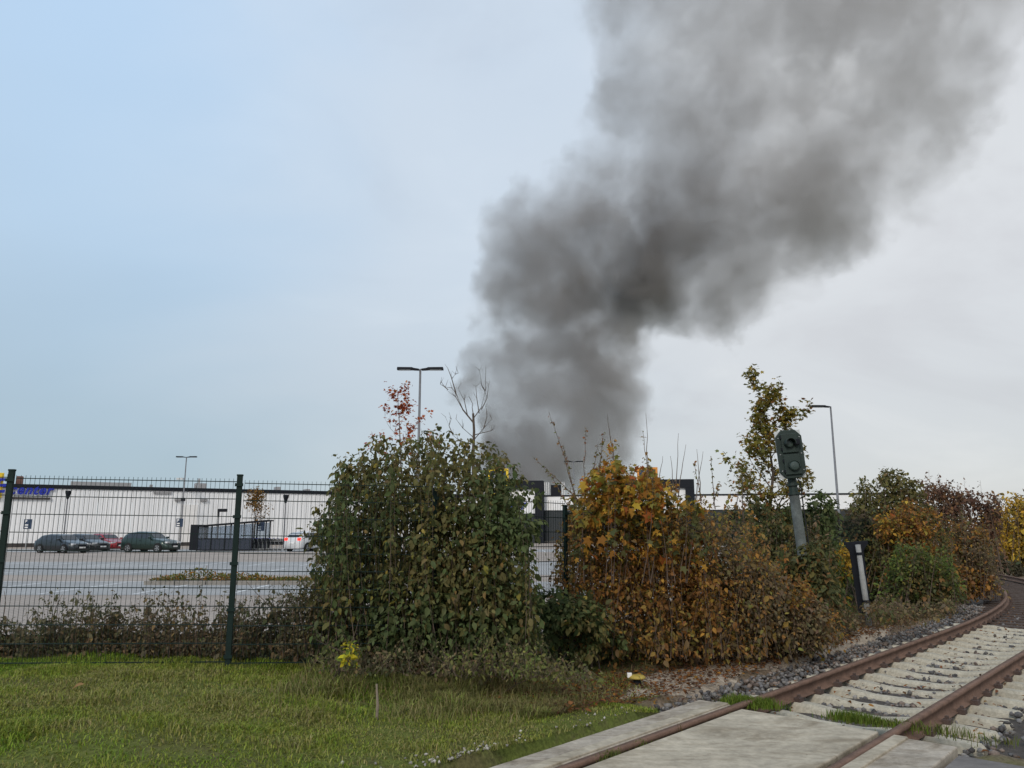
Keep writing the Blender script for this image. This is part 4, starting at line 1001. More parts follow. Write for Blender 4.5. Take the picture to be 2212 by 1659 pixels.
# ------------------------------------------------------------------ trolley shelter
sp = wp(425, 1187, 66.0)
shl = empty('trolley_shelter', 'glass sided trolley shelter with sloping dark roof on the car park', 'shelter', (sp.x, 66, .02), R(9))
LS, DS = 5.5, 2.4
MB().prism([(-.25, 2.0), (LS + .25, 2.5), (LS + .25, 2.6), (-.25, 2.1)], -.25, DS + .2, 'y').build('roof', M['dark'], shl)
def roofz(x): return 2.0 + .5 * (x + .25) / (LS + .5)
for k in range(6):
    x = LS * k / 5
    for y in (0, DS):
        MB().box(x - .05, x + .05, y - .05, y + .05, 0, roofz(x) + .01).build('post', M['dark'], shl)
        if k < 5 :
            x1 = LS * (k + 1) / 5
            if k < 4 or y > 0:
                g = MB(); g.prism([(x + .05, 1.05), (x1 - .05, 1.05), (x1 - .05, roofz(x1) - .1), (x + .05, roofz(x) - .1)], y - .01, y + .01, 'y'); g.build('glass_pane', M['clearpane'], shl)
                MB().box(x + .05, x1 - .05, y - .012, y + .012, .12, .97).build('lower_panel', M['panelglass'], shl)
                MB().box(x + .05, x1 - .05, y - .03, y + .03, .05, .11).build('bottom_rail', M['dark'], shl)
                MB().box(x + .05, x1 - .05, y - .03, y + .03, .98, 1.04).build('middle_rail', M['dark'], shl)
MB().prism([(.05, .12), (DS - .05, .12), (DS - .05, 1.98), (.05, 1.98)], -.01, .01, 'x').build('glass_pane', M['sideglass'], shl)
bx_ = wp(408, 1186, 68.5)
o = MB().box(0, .75, 0, 2.2, 0, 2.2).build('dark_cabinet', M['dark'], None, bevel=.02); o.location = (bx_.x, 68.5, .02); tag(o, 'dark box cabinet at the left end of the trolley shelter', 'cabinet')
def make_trolley():
    root = empty('shopping_trolley', 'shopping trolley pushed into the nested row at the shelter', 'trolley', group='nested shopping trolleys')
    fr = MB()
    for y in (-.25, .25):
        fr.tube([(-.35, y, .12), (.45, y * .7, .14), (.4, y * .7, .2)], .015, 5); fr.tube([(-.35, y, .12), (-.38, y, .55), (-.5, y, 1.02)], .016, 5)
    fr.build('frame', M['galv'], root)
    bk = MB()
    for q in range(9):
        t_ = q / 8; xx = -.45 + t_ * .95; w = .27 - .06 * t_; zl = .52 + .1 * t_
        for y in (-w, w): bk.box(xx - .006, xx + .006, y - .006, y + .006, zl, .98 - .02 * t_)
        bk.box(xx - .006, xx + .006, -w, w, zl - .006, zl + .006)
    for z in (.55, .7, .84, .97):
        for y0, y1 in ((-.27, -.21), (.27, .21)): bk.tube([(-.45, y0, z), (.5, y1, z + .02)], .007, 4)
        bk.tube([(.5, -.21, z + .02), (.5, .21, z + .02)], .007, 4)
    bk.build('basket', M['dark'], root)
    MB().tube([(-.52, -.27, 1.02), (-.52, .27, 1.02)], .025, 6).build('handle', M['blue'], root)
    wm = MB().tube([(0, -.012, 0), (0, .012, 0)], .06, 10); w0 = wm.build('wheel', M['black'], root)
    for i, (x, y) in enumerate(((-.33, -.25), (-.33, .25), (.42, -.17), (.42, .17))):
        w = w0 if i == 0 else link('wheel', w0.data, None, root)
        w.location = (x, y, .06)
    return root
tr0 = make_trolley()
sM = Matrix.Translation(shl.location) @ Matrix.Rotation(R(9), 4, 'Z')
for row, y in enumerate((.75, 1.55)):
    for k in range(15 - row * 3):
        t_ = tr0 if (row == 0 and k == 0) else copy_tree(tr0)
        t_.location = sM @ Vector((2.2 + k * .34 + row * .1, y, 0)); t_.rotation_euler = (0, 0, R(9))
        if k == 14 - row * 3: t_['label'] = ('front row' if row == 0 else 'rear row') + ' end shopping trolley standing out furthest right of the shelter'

# ------------------------------------------------------------------ cars
def car_paint(name, col, rough=.3, metal=.35):
    m, t, b, out = new_mat(name)
    v = N(t, 'ShaderNodeTexCoord').outputs['Object']
    c = mixc(t, 0.35, col, ramp(t, noise(t, v, 5, 5), [(0.3, 0.7), (0.7, 1.2)]), 'MULTIPLY')
    t.links.new(c, b.inputs['Base Color']); b.inputs['Roughness'].default_value = rough; b.inputs['Metallic'].default_value = metal
    b.inputs['Coat Weight'].default_value = .5; b.inputs['Coat Roughness'].default_value = .1
    return m
M['rim'] = mat('alloy_rim', (.30, .31, .33), .35, .05, 3, metal=.6)
M['headlight'] = glass_mat('headlight_glass', (.55, .57, .6), .1)
M['redlight'] = lamp_mat('tail_light_red', (.9, .03, .02), 1.6)
M['redoff'] = glass_mat('tail_light_off', (.25, .01, .01), .2)
def interp(x, xs, ys): return float(np.interp(x, xs, ys))
def make_car(label, paint, kind, loc, rz, group, lit=False):
    root = empty('parked_car' if not lit else 'waiting_car', label, 'car', loc, rz, group)
    suv = kind == 'suv'
    L = 4.45 if suv else 4.25; Wd = .92 if suv else .885; rh = 1.62 if suv else 1.43
    hb = 1.05 if suv else .93; zb = .24 if suv else .18
    xr, xf = -L / 2, L / 2
    xs = [xr, xr + .06, xr + .28, xr + .62, xr + 1.4, xr + 2.15, xr + 2.5, xr + 3.02, xr + 3.12, xf - .5, xf - .12, xf]
    zt = [.78, hb + .05, hb + .22, rh - .09, rh, rh - .02, rh - .09, hb + .06, hb + .03, hb - .1, .72, .55]
    zt[2] = rh - .32 if not suv else rh - .22
    belt = [.70, hb - .04, hb + .02, hb + .02, hb + .01, hb, hb - .01, hb - .02, hb - .03, hb - .16, .64, .48]
    wtop = [.60, .66, .64, .62, .62, .63, .65, .72, .74, .70, .62, .56]
    wlow = [.74, .84, .88, .90, .90, .90, .90, .90, .90, .88, .78, .66]
    def dense(a): return a
    X = np.unique(np.concatenate([np.linspace(xr, xf, 34), xs]))
    vv, ff = [], []
    ring = 10
    def section(x):
        b_, z_, wt, wl_ = interp(x, xs, belt), interp(x, xs, zt), interp(x, xs, wtop), interp(x, xs, wlow) * Wd / .9
        wt *= Wd / .9
        b_ = min(b_, z_ - .03)
        return [(wl_ * .92, zb), (wl_, zb + .14), (wl_ * 1.0, (zb + b_) * .52), (wl_ * .975, b_), (wt + .02 + (wl_ * .97 - wt) * .12, z_ - .05 if z_ - b_ > .1 else b_ + .5 * (z_ - b_)), (wt * .8, z_)]
    for x in X:
        sec = section(x)
        for (y, z) in sec: vv.append((x, -y, z))
        for (y, z) in reversed(sec): vv.append((x, y, z))
    k = 12
    for i in range(len(X) - 1):
        for j in range(k): ff.append((i*k+j, i*k+(j+1) % k, (i+1)*k+(j+1) % k, (i+1)*k+j))
    me = bpy.data.meshes.new('body'); e = (len(X) - 1) * k
    me.from_pydata(vv, [], ff + [tuple(range(k)), tuple(range(e + k - 1, e - 1, -1))]); me.update()
    bm = bmesh.new(); bm.from_mesh(me); bmesh.ops.recalc_face_normals(bm, faces=bm.faces); bm.to_mesh(me); bm.free()
    for p in me.polygons: p.use_smooth = True
    link('body', me, paint, root)
    # side windows, screens
    def side(x, tt, sd, off=.012):
        s_ = section(x); (y0, z0), (y1, z1) = s_[3], s_[4]
        return Vector((x, sd * (y0 + (y1 - y0) * tt + off), z0 + (z1 - z0) * tt))
    for sd in (-1, 1):
        for (xa, xb, xa2, xb2) in ((xr + .5, xr + 1.2, xr + .72, xr + 1.2), (xr + 1.26, xr + 2.0, xr + 1.26, xr + 2.0), (xr + 2.06, xr + 2.92, xr + 2.06, xr + 2.5)):
            mb = MB(); n = 4
            lowr = [side(xa + (xb - xa) * i / n, .1, sd) for i in range(n + 1)]; upr = [side(xa2 + (xb2 - xa2) * i / n, .9, sd) for i in range(n + 1)]
            for i in range(n): mb.poly([lowr[i], lowr[i + 1], upr[i + 1], upr[i]])
            mb.build('side_window', M['glass'], root)
        o = MB().box(-.1, .1, 0, .2, 0, .14).build('wing_mirror', paint, root, bevel=.03); o.location = (xr + 2.86, sd * (Wd + .1) - .1, hb + .03)
        o = MB().box(-.09, .09, -.012, .012, 0, .03).build('door_handle', M['dark'], root); o.location = (xr + 1.9, sd * (Wd * 1.0), hb - .14)
    def screen(xa, xb, name):
        mb = MB(); n = 3
        for i in range(n):
            x0, x1 = xa + (xb - xa) * i / n, xa + (xb - xa) * (i + 1) / n
            w0_, w1_ = interp(x0, xs, wtop) * .9, interp(x1, xs, wtop) * .9
            mb.poly([(x0, -w0_, interp(x0, xs, zt) + .012), (x1, -w1_, interp(x1, xs, zt) + .012), (x1, w1_, interp(x1, xs, zt) + .012), (x0, w0_, interp(x0, xs, zt) + .012)])
        mb.build(name, M['glass'], root)
    screen(xr + 2.52, xr + 2.98, 'windscreen'); screen(xr + .09, xr + .55, 'rear_window')
    # wheels in dark arches
    r = .345 if suv else .32
    tm = MB().tube([(0, -.1, 0), (0, -.11, 0), (0, .1, 0)], [r * .93, r, r], 20); t0 = tm.build('wheel', M['black'], root, smooth=False)
    rm = MB().tube([(0, .08, 0), (0, .108, 0)], [r * .66, r * .66], 16)
    r0 = rm.build('rim', M['rim'], t0)
    sp_ = MB()
    for q in range(5):
        a = q * 2 * math.pi / 5
        sp_.prism([(math.cos(a + .28) * r * .2, math.sin(a + .28) * r * .2), (math.cos(a + .34) * r * .62, math.sin(a + .34) * r * .62), (math.cos(a + .92) * r * .62, math.sin(a + .92) * r * .62), (math.cos(a + .98) * r * .2, math.sin(a + .98) * r * .2)], .107, .111, 'y')
    s0 = sp_.build('rim_gap', M['black'], t0)
    first = True
    for x in (xr + .82, xf - .86):
        for sd in (-1, 1):
            MB().tube([(x, sd * (Wd * .9), r), (x, sd * (Wd * 1.012), r)], r + .055, 20).build('wheel_arch', M['black'], root)
            w = t0 if first else link('wheel', t0.data, None, root)
            w.location = (x, sd * (Wd * .955), r)
            w.rotation_euler = (0, random.uniform(0, 1), 0 if sd > 0 else math.pi)
            if not first:
                link('rim', r0.data, None, w); link('rim_gap', s0.data, None, w)
            first = False
    for sd in (-1, 1):
        y0, y1 = sorted((sd * .48 * Wd / .9, sd * .8 * Wd / .9))
        o = MB().box(-.16, .07, y0, y1, -.07, .07).build('headlight', M['headlight'], root, bevel=.03); o.location = (xf - .15, 0, .66 if not suv else .78)
        o = MB().box(-.04, .08, y0, y1, -.1, .12).build('tail_light', M['redlight'] if lit else M['redoff'], root, bevel=.03); o.location = (xr + .05, 0, .82 if not suv else .98)
    o = MB().box(-.03, .025, -.34, .34, -.13, .13).build('grille', M['dark'], root, bevel=.02); o.location = (xf + .0, 0, .5 if not suv else .58)
    o = MB().box(-.01, .012, -.26, .26, -.055, .055).build('number_plate', M['white'], root); o.location = (xf + .035, 0, .42 if not suv else .48)
    o = MB().box(-.012, .01, -.26, .26, -.055, .055).build('number_plate', M['white'], root); o.location = (xr - .035, 0, .55 if not suv else .7)
    MB().box(xr + .02, xf - .02, -.7, .7, zb - .04, zb + .02).build('underbody', M['black'], root)
    return root
def car_at(px, py, Y):
    p = wp(px, py, Y); return (p.x, Y, .02)
gcar = 'cars parked in front of the hall'
make_car('dark grey hatchback at the left end of the parked cars', car_paint('paint_dark_blue_grey', (.018, .024, .03)), 'hatch', car_at(134, 1190, 61), R(-22), gcar)
make_car('dark grey hatchback half hidden behind the leftmost hatchback', car_paint('paint_charcoal', (.028, .030, .034)), 'hatch', car_at(183, 1188, 65), R(-24), gcar)
make_car('red hatchback between the grey hatchback and the green car', car_paint('paint_red', (.30, .014, .022)), 'hatch', car_at(226, 1187, 69), R(-27), gcar)
make_car('dark green suv at the right end of the parked cars', car_paint('paint_dark_green', (.014, .034, .028)), 'suv', car_at(326, 1190, 62.5), R(-16), gcar)
make_car('white suv seen from behind with red tail lights lit', car_paint('paint_white', (.62, .63, .65), .35, .0), 'suv', car_at(668, 1190, 66), R(66), 'cars moving on the car park', lit=True)

# planted kerb island
isl = empty('planted_island', 'low kerbed planting island with mossy ground cover on the car park', 'planting island', (-5.6, 26, .03))
for k in range(10):
    MB().box(-6.2 + k * 1.0 + .01, -5.22 + k * 1.0, -.62, -.5, -.05, .12).build('kerbstone', M['kerb'], isl, bevel=.01)
    MB().box(-6.2 + k * 1.0 + .01, -5.22 + k * 1.0, .5, .62, -.05, .12).build('kerbstone', M['kerb'], isl, bevel=.01)
MB().box(-6.2, 3.78, -.5, .5, -.05, .08).build('soil', M['bed'], isl)
n = 4200
xx = rng.uniform(-6.1, 3.7, n); yy = rng.uniform(-.5, .5, n)
hh = .05 + .30 * np.exp(-((xx + 4.7) / .7) ** 2) + .14 * np.exp(-((xx + 3.2) / .6) ** 2) + .06 * np.sin(xx * 3) ** 2
P = np.stack([xx - 5.6, yy + 26, .08 + .03 + rng.random(n) * hh], -1)
d = unit(rng.normal(0, 1, (n, 3)) + [0, 0, .6]); a, nr = leaf_frames(n, d, -.2)
foliage_obj(isl, P, a, nr, rng.uniform(.05, .12, n), pick([(.12,.12,.03,3),(.09,.10,.03,2),(.24,.12,.03,1.4),(.30,.14,.03,.8)], n), TINY, name='ground_cover')

# ------------------------------------------------------------------ railway signal
SGY = 13.0
sb = wp(1736, 1230, SGY)
sig = empty('railway_signal', 'dark green octagonal railway signal on a leaning grey mast', 'signal', (sb.x + .15, SGY, g1(sb.x, SGY) - .02))
sig.rotation_euler = (0, R(-4.3), R(-6))
z_top = wp(1700, 928, SGY).z - sig.location.z; z_bot = wp(1700, 1032, SGY).z - sig.location.z
z0, z1 = z_bot, z_top; hw = .215; cz = (z0 + z1) / 2
MB().tube([(0, .12, 0), (0, .12, z0 - .25)], [.088, .082], 14).build('mast', M['mast'], sig, smooth=True)
MB().tube([(0, .12, z0 - .27), (0, .12, z0 + .15)], [.075, .075], 12).build('mast_head', M['signal'], sig)
for q in (z0 - .27, z0 - .12): MB().tube([(0, .12, q), (0, .12, q + .04)], [.104, .104], 12).build('mast_collar', M['signal'], sig)
c_ = .10
MB().prism([(-hw + c_, z0), (hw - c_, z0), (hw, z0 + c_ * 1.1), (hw, z1 - c_ * 1.1), (hw - c_, z1), (-hw + c_, z1), (-hw, z1 - c_ * 1.1), (-hw, z0 + c_ * 1.1)], -.05, .0, 'y').build('signal_plate', M['signal'], sig, bevel=.008)
MB().box(-hw + .002, hw - .002, .003, .012, z0 + .004, z1 - .004).build('back_board', M['corner'], sig)
for (za, zb_) in ((cz + .02, z1 - .06), (z0 + .06, cz - .005)):
    MB().box(-.135, .135, -.09, -.05, za, zb_).build('lamp_housing', M['signal'], sig, bevel=.01)
for (x, z, r) in ((-.02, z1 - .235, .068), (.01, z0 + .20, .08)):
    MB().tube([(x, -.09, z), (x, -.14, z), (x, -.155, z), (x, -.16, z)], [r, r, r * .8, r * .3], 18).build('lens', M['lens'], sig)
    hd = MB(); n = 12
    for i in range(n):
        a0, a1 = math.pi * (-.05 + 1.1 * i / n), math.pi * (-.05 + 1.1 * (i + 1) / n)
        q = [(x + math.cos(t_) * (r + o_), z + math.sin(t_) * (r + o_)) for t_ in (a0, a1) for o_ in (.006, .016)]
        hd.prism([q[0], q[1], q[3], q[2]], -.27 if z > cz else -.15, -.09, 'y')
    if z > cz: hd.build('hood', M['signal'], sig)
    else: hd.build('lens_ring', M['signal'], sig)
for bx in (-.175, .175):
    for bz in (z0 + .13, cz, z1 - .13): MB().tube([(bx, -.05, bz), (bx, -.062, bz)], [.011, .009], 6).build('bolt', M['galv'], sig)
for bz in (z0 + .12, z0 + .3, z1 - .32, z1 - .12): MB().box(-.152, -.132, -.098, -.06, bz - .022, bz + .022).build('hinge', M['dark'], sig)
MB().tube([(.05, .02, z0 + .04), (.1, .0, z0 - .1), (.1, .03, z0 - .45), (.095, .05, .3)], .011, 6).build('cable', M['black'], sig)
MB().box(.05, .15, -.17, -.09, z1 - .27, z1 - .17).build('side_box', M['dark'], sig, bevel=.01)

# grey marker post with dark T board
mp_ = wp(1874, 1300, 15.6)
mk = empty('marker_post', 'thin grey post with dark T shaped board behind it by the shrubs', 'post', (mp_.x, mp_.y, g1(mp_.x, mp_.y) - .02)); mk.rotation_euler = (0, R(-3.5), 0)
mh = wp(1862, 1176, mp_.y).z - mk.location.z
M['post'] = mat('weathered_grey_post', (.30, .31, .315), .75, .2, 7)
MB().tube([(0, 0, 0), (0, 0, mh * .62), (0, 0, mh * .63), (0, 0, mh)], [.055, .055, .049, .049], 10).build('pole', M['post'], mk, smooth=True)
mb = MB(); mb.prism([(-.13, .3), (.11, .3), (.13, mh - .12), (.24, mh + .0), (.24, mh + .06), (-.24, mh + .06), (-.24, mh + .0), (-.15, mh - .12)], .07, .10, 'y'); mb.build('board', M['dark'], mk, bevel=.006)
for q in (.5, mh - .2): MB().tube([(0, 0, q), (0, 0, q + .05)], .062, 10).build('clamp', M['dark'], mk)

# white notice sign on the far lot, seen right of the hedge
wpz = wp(1633, 1121, 60)
ws = empty('notice_sign', 'small white notice board on a thin post behind the hedge', 'sign', (wpz.x, 60, 0))
MB().tube([(0, .05, 0), (0, .05, wpz.z + 1.0)], .045, 8).build('post', M['galv'], ws); MB().box(-.4, .4, -.03, .02, wpz.z - .35, wpz.z + .35).build('sign_board', M['white'], ws, bevel=.01)

# little yellow capped marker, stake, loose leaves
ym = wp(1376, 1446, 9.9); yz = g1(ym.x, ym.y)
yc = empty('yellow_marker', 'low marker with rounded yellow cap and white tab before the rust hedge', 'marker', (ym.x, ym.y, yz)); yc.scale = (.72, .72, .72)
MB().tube([(0, 0, -.02), (0, 0, .13)], [.07, .07], 10).build('marker_base', M['dark'], yc)
MB().tube([(0, 0, .13), (0, 0, .15), (0, 0, .18), (0, 0, .19)], [.14, .145, .11, .02], 16)  .build('cap', M['cap'], yc, smooth=True)
MB().box(-.17, -.09, -.03, .03, .14, .22).build('tab', M['white'], yc, bevel=.01)
sk = wp(815, 1508, 7.25)
o = MB().tube([(0, 0, -.03), (.005, 0, .12), (-.01, 0, .30)], [.014, .013, .009], 7).build('wooden_stake', mat('stake_wood', (.22, .18, .14), .9, .25, 20), None)
o.location = (sk.x, sk.y, g1(sk.x, sk.y)); tag(o, 'short pale wooden stake standing in the grass', 'stake')

# ------------------------------------------------------------------ grass and litter
def grass(name, n, region, pal, hgt, wid, lay=.6, label=None):
    x, y = region(n)
    z = gz(x, y); n = len(x)
    P = np.stack([x, y, z - .008], -1)
    an = rng.uniform(0, 6.283, n); d = np.stack([np.cos(an), np.sin(an), np.zeros(n)], -1)
    tufts = .5 + .5 * np.clip(clump_noise(P, 2.6, 5.0) + .4 * clump_noise(P, 8.0, 1.0), -1, 1)
    h = hgt * rng.uniform(.4, 1.25, n) * (.4 + .5 * tufts + 1.1 * np.clip(clump_noise(P, 3.4, 21.0) - .25, 0, 1)); w = wid * rng.uniform(.6, 1.3, n)
    ln = rng.uniform(.1, 1.0, n) * lay
    s_ = np.stack([-d[:, 1], d[:, 0], np.zeros(n)], -1)
    m1 = P + d * (ln * h * .45)[:, None] + np.array([0, 0, 1]) * (h * .6)[:, None]
    tp_ = P + d * (ln * h * 1.25)[:, None] + np.array([0, 0, 1]) * (h * (1.0 - .35 * ln))[:, None]
    v = np.stack([P - s_ * w[:, None], P + s_ * w[:, None], m1 + s_ * (w * .75)[:, None], m1 - s_ * (w * .75)[:, None], tp_], 1)
    f = np.array([(0, 1, 2), (0, 2, 3), (3, 2, 4)])[None] + (np.arange(n) * 5)[:, None, None]
    pa = clump_noise(P, .9, 2.0) + .55 * clump_noise(P, 4.5, 7.0) + rng.normal(0, .22, n)
    cols = np.where((pa > .25)[:, None], pick(pal[0], n, gain=1.12), np.where((pa > -.35)[:, None], pick(pal[1], n, gain=1.12), pick(pal[2], n, gain=1.12)))
    o = link(name, np_mesh(name, v.reshape(-1, 3), f.reshape(-1, 3), tint=np.repeat(cols, 5, 0)), M['grass'])
    return tag(o, label, 'grass', kind='stuff')
PG = ([(.17,.25,.028,3),(.21,.29,.036,2),(.13,.21,.026,2)], [(.23,.26,.045,3),(.18,.225,.036,3),(.27,.27,.07,1.2)], [(.25,.235,.08,3),(.20,.215,.05,3),(.28,.25,.11,1)])
def verge(n):
    y = 4.6 + 5.9 * rng.random(n) ** 1.0; x = rng.uniform(-7.5, 3.0, n)
    s, nn = sn(x, y)
    ok = (np.abs(nn) > 1.2) & (nn < 0) & ~((nn > -2.6) & (nn < -1.65) & (s > .75)) & (y < 9.25 + .3 * np.sin(x * 1.3) + np.where(x > -1.5, 1.0, 0)) & ((nn < -1.75) | (rng.random(n) < .55)) & ~((nn > -1.9) & (s > -.3))
    k = rng.random(n) < np.clip(.58 + .75 * clump_noise(np.stack([x, y, 0 * x], -1), 1.9, 9.0), .3, 1)
    return x[ok & k], y[ok & k]
grass('grass', 380000, verge, PG, .06, .0046, 1.2, label='mown green verge grass in front of the fence')
def weedy(n):
    x = -2.3 + 4.2 * rng.random(n) ** .75; y = 8.45 + rng.normal(0, .55, n) - .18 * np.sin(x * 2.0) - .25 * (x + 1)
    s, nn = sn(x, y)
    ok = (nn < -1.9) & (clump_noise(np.stack([x, y, 0 * x], -1), 3.0, 4.0) + rng.normal(0, .3, n) > -.1) & (y > 6.4)
    return x[ok], y[ok]
PW = ([(.19,.23,.05,3),(.21,.17,.08,3),(.14,.18,.04,2)], [(.22,.20,.08,3),(.17,.18,.055,3)], [(.20,.165,.08,3),(.16,.15,.06,3)])
grass('weedy_grass', 44000, weedy, PW, .19, .0046, 1.1, label='tall brownish weedy grass before the bushes')
def tuftr(n):
    out = []
    for (px, py, r_) in ((1640, 1522, .14), (1605, 1518, .10), (1680, 1518, .14), (1890, 1556, .13), (1940, 1562, .14), (1985, 1560, .14), (2030, 1568, .2), (2080, 1572, .2), (2140, 1582, .22), (2200, 1585, .24), (2250, 1588, .24), (1850, 1552, .12), (1300, 1640, .08), (1360, 1612, .06), (1440, 1578, .05), (2110, 1570, .2)):
        p = gp(px, py, -.05); m = n // 16
        out.append(np.stack([p.x + rng.normal(0, r_, m), p.y + rng.normal(0, r_ * .7, m)], -1))
    q = np.concatenate(out)
    s, nn = sn(q[:, 0], q[:, 1])
    ok = (s > -.14) | (np.abs(np.abs(nn) - .69) < .05)
    ok &= s < .45
    return q[ok, 0], q[ok, 1]
o = grass('grass_tufts', 22000, tuftr, ([(.09,.14,.02,3),(.12,.16,.025,2)],) * 2 + ([(.10,.12,.03,3),(.14,.13,.05,1)],), 0.15, .004, label='bright green grass tufts at the ends of the crossing slabs')
# lift the tufts out of the sunken bed
co = np.empty(len(o.data.vertices) * 3, np.float32); o.data.vertices.foreach_get('co', co); co = co.reshape(-1, 3, ); g_ = gz(co[:, 0], co[:, 1])
co[:, 2] += np.clip(-.05 - g_, 0, .27); o.data.vertices.foreach_set('co', co.ravel()); o.data.update()
def trackside(n):
    s = rng.uniform(-.5, 20, n); nn = np.where(rng.random(n) < .8, rng.uniform(-7.5, -1.8, n), rng.uniform(1.9, 7, n))
    p = np.array([tpt(a, b_)[:2] for a, b_ in zip(s, nn)])
    ok = ~((nn > -2.5) & (nn < -1.6) & (s < 9.5)) & ~((nn > 0) & (s < .3))
    return p[ok, 0], p[ok, 1]
grass('rough_grass', 42000, trackside, ([(.09,.095,.03,3),(.07,.075,.03,2)], [(.11,.09,.045,3),(.08,.07,.035,2)], [(.12,.085,.05,3),(.09,.06,.04,2)]), .13, .006, label='rough brownish grass beside the railway track')
# leaf litter
n = 7500
s = rng.uniform(-1.5, 13, n); nn = -1.75 - np.abs(rng.normal(0.35, .8, n))
k_ = rng.random(n) < .13
nn = np.where(k_, rng.uniform(-2.6, 2.2, n), nn); s = np.where(k_, rng.uniform(0.3, 16, n), s)
p = np.array([tpt(a, b_)[:2] for a, b_ in zip(s, nn)]); x, y = p[:, 0], p[:, 1]
z = np.maximum(gz(x, y), np.where(np.abs(nn) < 1.9, -.19, -1)) + .02 + np.where((nn < -1.6) & (nn > -2.75), .02, 0) + rng.random(n) * .012
a, nr = leaf_frames(n, unit(np.stack([rng.normal(0, 1, n), rng.normal(0, 1, n), np.zeros(n)], -1)), 0.0, .2)
nr = unit(np.array([0, 0, 1]) + rng.normal(0, .25, (n, 3))); a = unit(a - (a * nr).sum(1, keepdims=True) * nr)
v, f, c = leaves_np(np.stack([x, y, z], -1), a, nr, rng.uniform(.035, .075, n), pick([(.20,.085,.03,3),(.13,.065,.03,3),(.28,.14,.03,1),(.09,.05,.035,3)], n), LEAF)
tag(link('leaf_litter', np_mesh('leaf_litter', v, f, tint=c), M['leaf']), 'fallen brown and orange leaves scattered on the path and ballast', 'leaves', kind='stuff')
for (px, py, c, lab, L) in ((1282, 1573, (.55, .55, .18), 'pale yellow fallen leaf on the grass near the concrete strip', .085), (1235, 1555, (.38, .17, .07), 'orange brown fallen leaf in the grass left of the crossing slabs', .09),
                            (183, 1477, (.36, .22, .10), 'light brown fallen leaf in the middle of the left lawn', .10), (1000, 1478, (.30, .17, .08), 'tan fallen leaf in the grass by the wooden stake', .085), (2128, 1334, (.42, .24, .05), 'amber fallen leaf lying between the rails on the dark ballast', .10)):
    p = gp(px, py, .1); zz = g1(p.x, p.y)
    p = gp(px, py, zz + .06); zz = g1(p.x, p.y) if abs(px - 2128) > 5 else -.2
    me = np_mesh('fallen_leaf', LEAF[0] * L * [1, 1, 1.6], LEAF[1], tint=np.repeat(np.array([c]), 7, 0)); me.materials.append(M['leaf'])
    o = link('fallen_leaf', me); o.location = (p.x, p.y, zz + (.075 if px < 2000 else .05)); o.rotation_euler = (R(-18), R(8), random.uniform(0, 6))
    tag(o, lab, 'leaf', group='single leaves fallen on the ground')
# pale pebbles at the slab edge
n = 420
s = rng.uniform(-4.6, -.6, n); nn = -1.22 - np.abs(rng.normal(0, .16, n)) - .12 * (s < -2.6)
p = np.array([tpt(a, b_)[:2] for a, b_ in zip(s, nn)])
z = gz(p[:, 0], p[:, 1]) + .008
tag(stones('pebbles', np.stack([p[:, 0], p[:, 1], z], -1), rng.uniform(.006, .02, n), np.array([[.36, .34, .31]]) * rng.uniform(.5, 1.3, (n, 1)), M['stone']), 'pale pebbles along the edge of the concrete strip', 'pebbles', kind='stuff')

# ------------------------------------------------------------------ smoke
SY = 150.0
blobs = [(1075,1010,60,3.0),(1110,1055,85,2.4),(1062,960,40,3.6),(1055,930,30,3.2),(1150,985,105,1.9),(1210,935,120,1.4),(1300,925,90,.7),(1100,890,80,1.2),(1185,860,115,1.3),(1035,830,50,1.7),(1008,838,36,1.7),(1030,780,36,1.3),(1072,795,66,1.5),(1295,845,110,1.2),
         (1085,700,55,1.3),(1140,770,100,1.6),(1150,1040,95,1.9),(1250,1000,95,1.1),(1230,740,130,1.6),(1345,760,95,1.0),(1110,640,90,1.3),(1210,650,125,1.7),(1340,640,120,1.7),(1150,530,105,1.4),(1280,540,135,1.7),(1420,560,155,1.6),(1450,450,135,1.4),(1300,440,115,.8),
         (1560,580,155,.9),(1650,500,180,.7),(1560,420,180,.7),(1780,430,180,.6),(1400,320,170,0.177),(1560,280,200,0.204),(1750,280,220,0.218),(1930,300,190,0.190),(1400,150,170,0.088),(1600,120,220,0.116),(1850,100,230,0.150),(2020,130,190,0.109),
         (1400,-50,200,0.082),(1600,-80,240,0.102),(1820,-80,260,0.136),(2060,-60,230,0.095),(1300,350,90,0.190),(1250,430,50,0.400),(1100,500,50,0.700),(1090,560,50,0.700),(1060,640,35,0.600),(1150,450,50,0.600),(1480,660,60,0.600),(1350,30,100,0.068)]
def smoke_mat():
    m = bpy.data.materials.new('smoke'); m.use_nodes = True
    t = m.node_tree; t.nodes.clear()
    out = N(t, 'ShaderNodeOutputMaterial'); pv = N(t, 'ShaderNodeVolumePrincipled')
    pv.inputs['Color'].default_value = (.57, .535, .52, 1); pv.inputs['Density'].default_value = .105; pv.inputs['Anisotropy'].default_value = .15
    t.links.new(pv.outputs[0], out.inputs['Volume'])
    return m
M['smoke'] = smoke_mat()
ng = bpy.data.node_groups.new('smoke_density', 'GeometryNodeTree')
ng.interface.new_socket('Geometry', in_out='OUTPUT', socket_type='NodeSocketGeometry')
go = N(ng, 'NodeGroupOutput')
pos = N(ng, 'GeometryNodeInputPosition').outputs[0]
def vm(op, a, b=None):
    n = ng.nodes.new('ShaderNodeVectorMath'); n.operation = op
    for i, v in enumerate((a, b)):
        if v is None: continue
        if isinstance(v, (tuple, Vector)): n.inputs[i].default_value = v
        elif isinstance(v, (int, float)): n.inputs['Scale'].default_value = v
        else: ng.links.new(v, n.inputs[i])
    return n
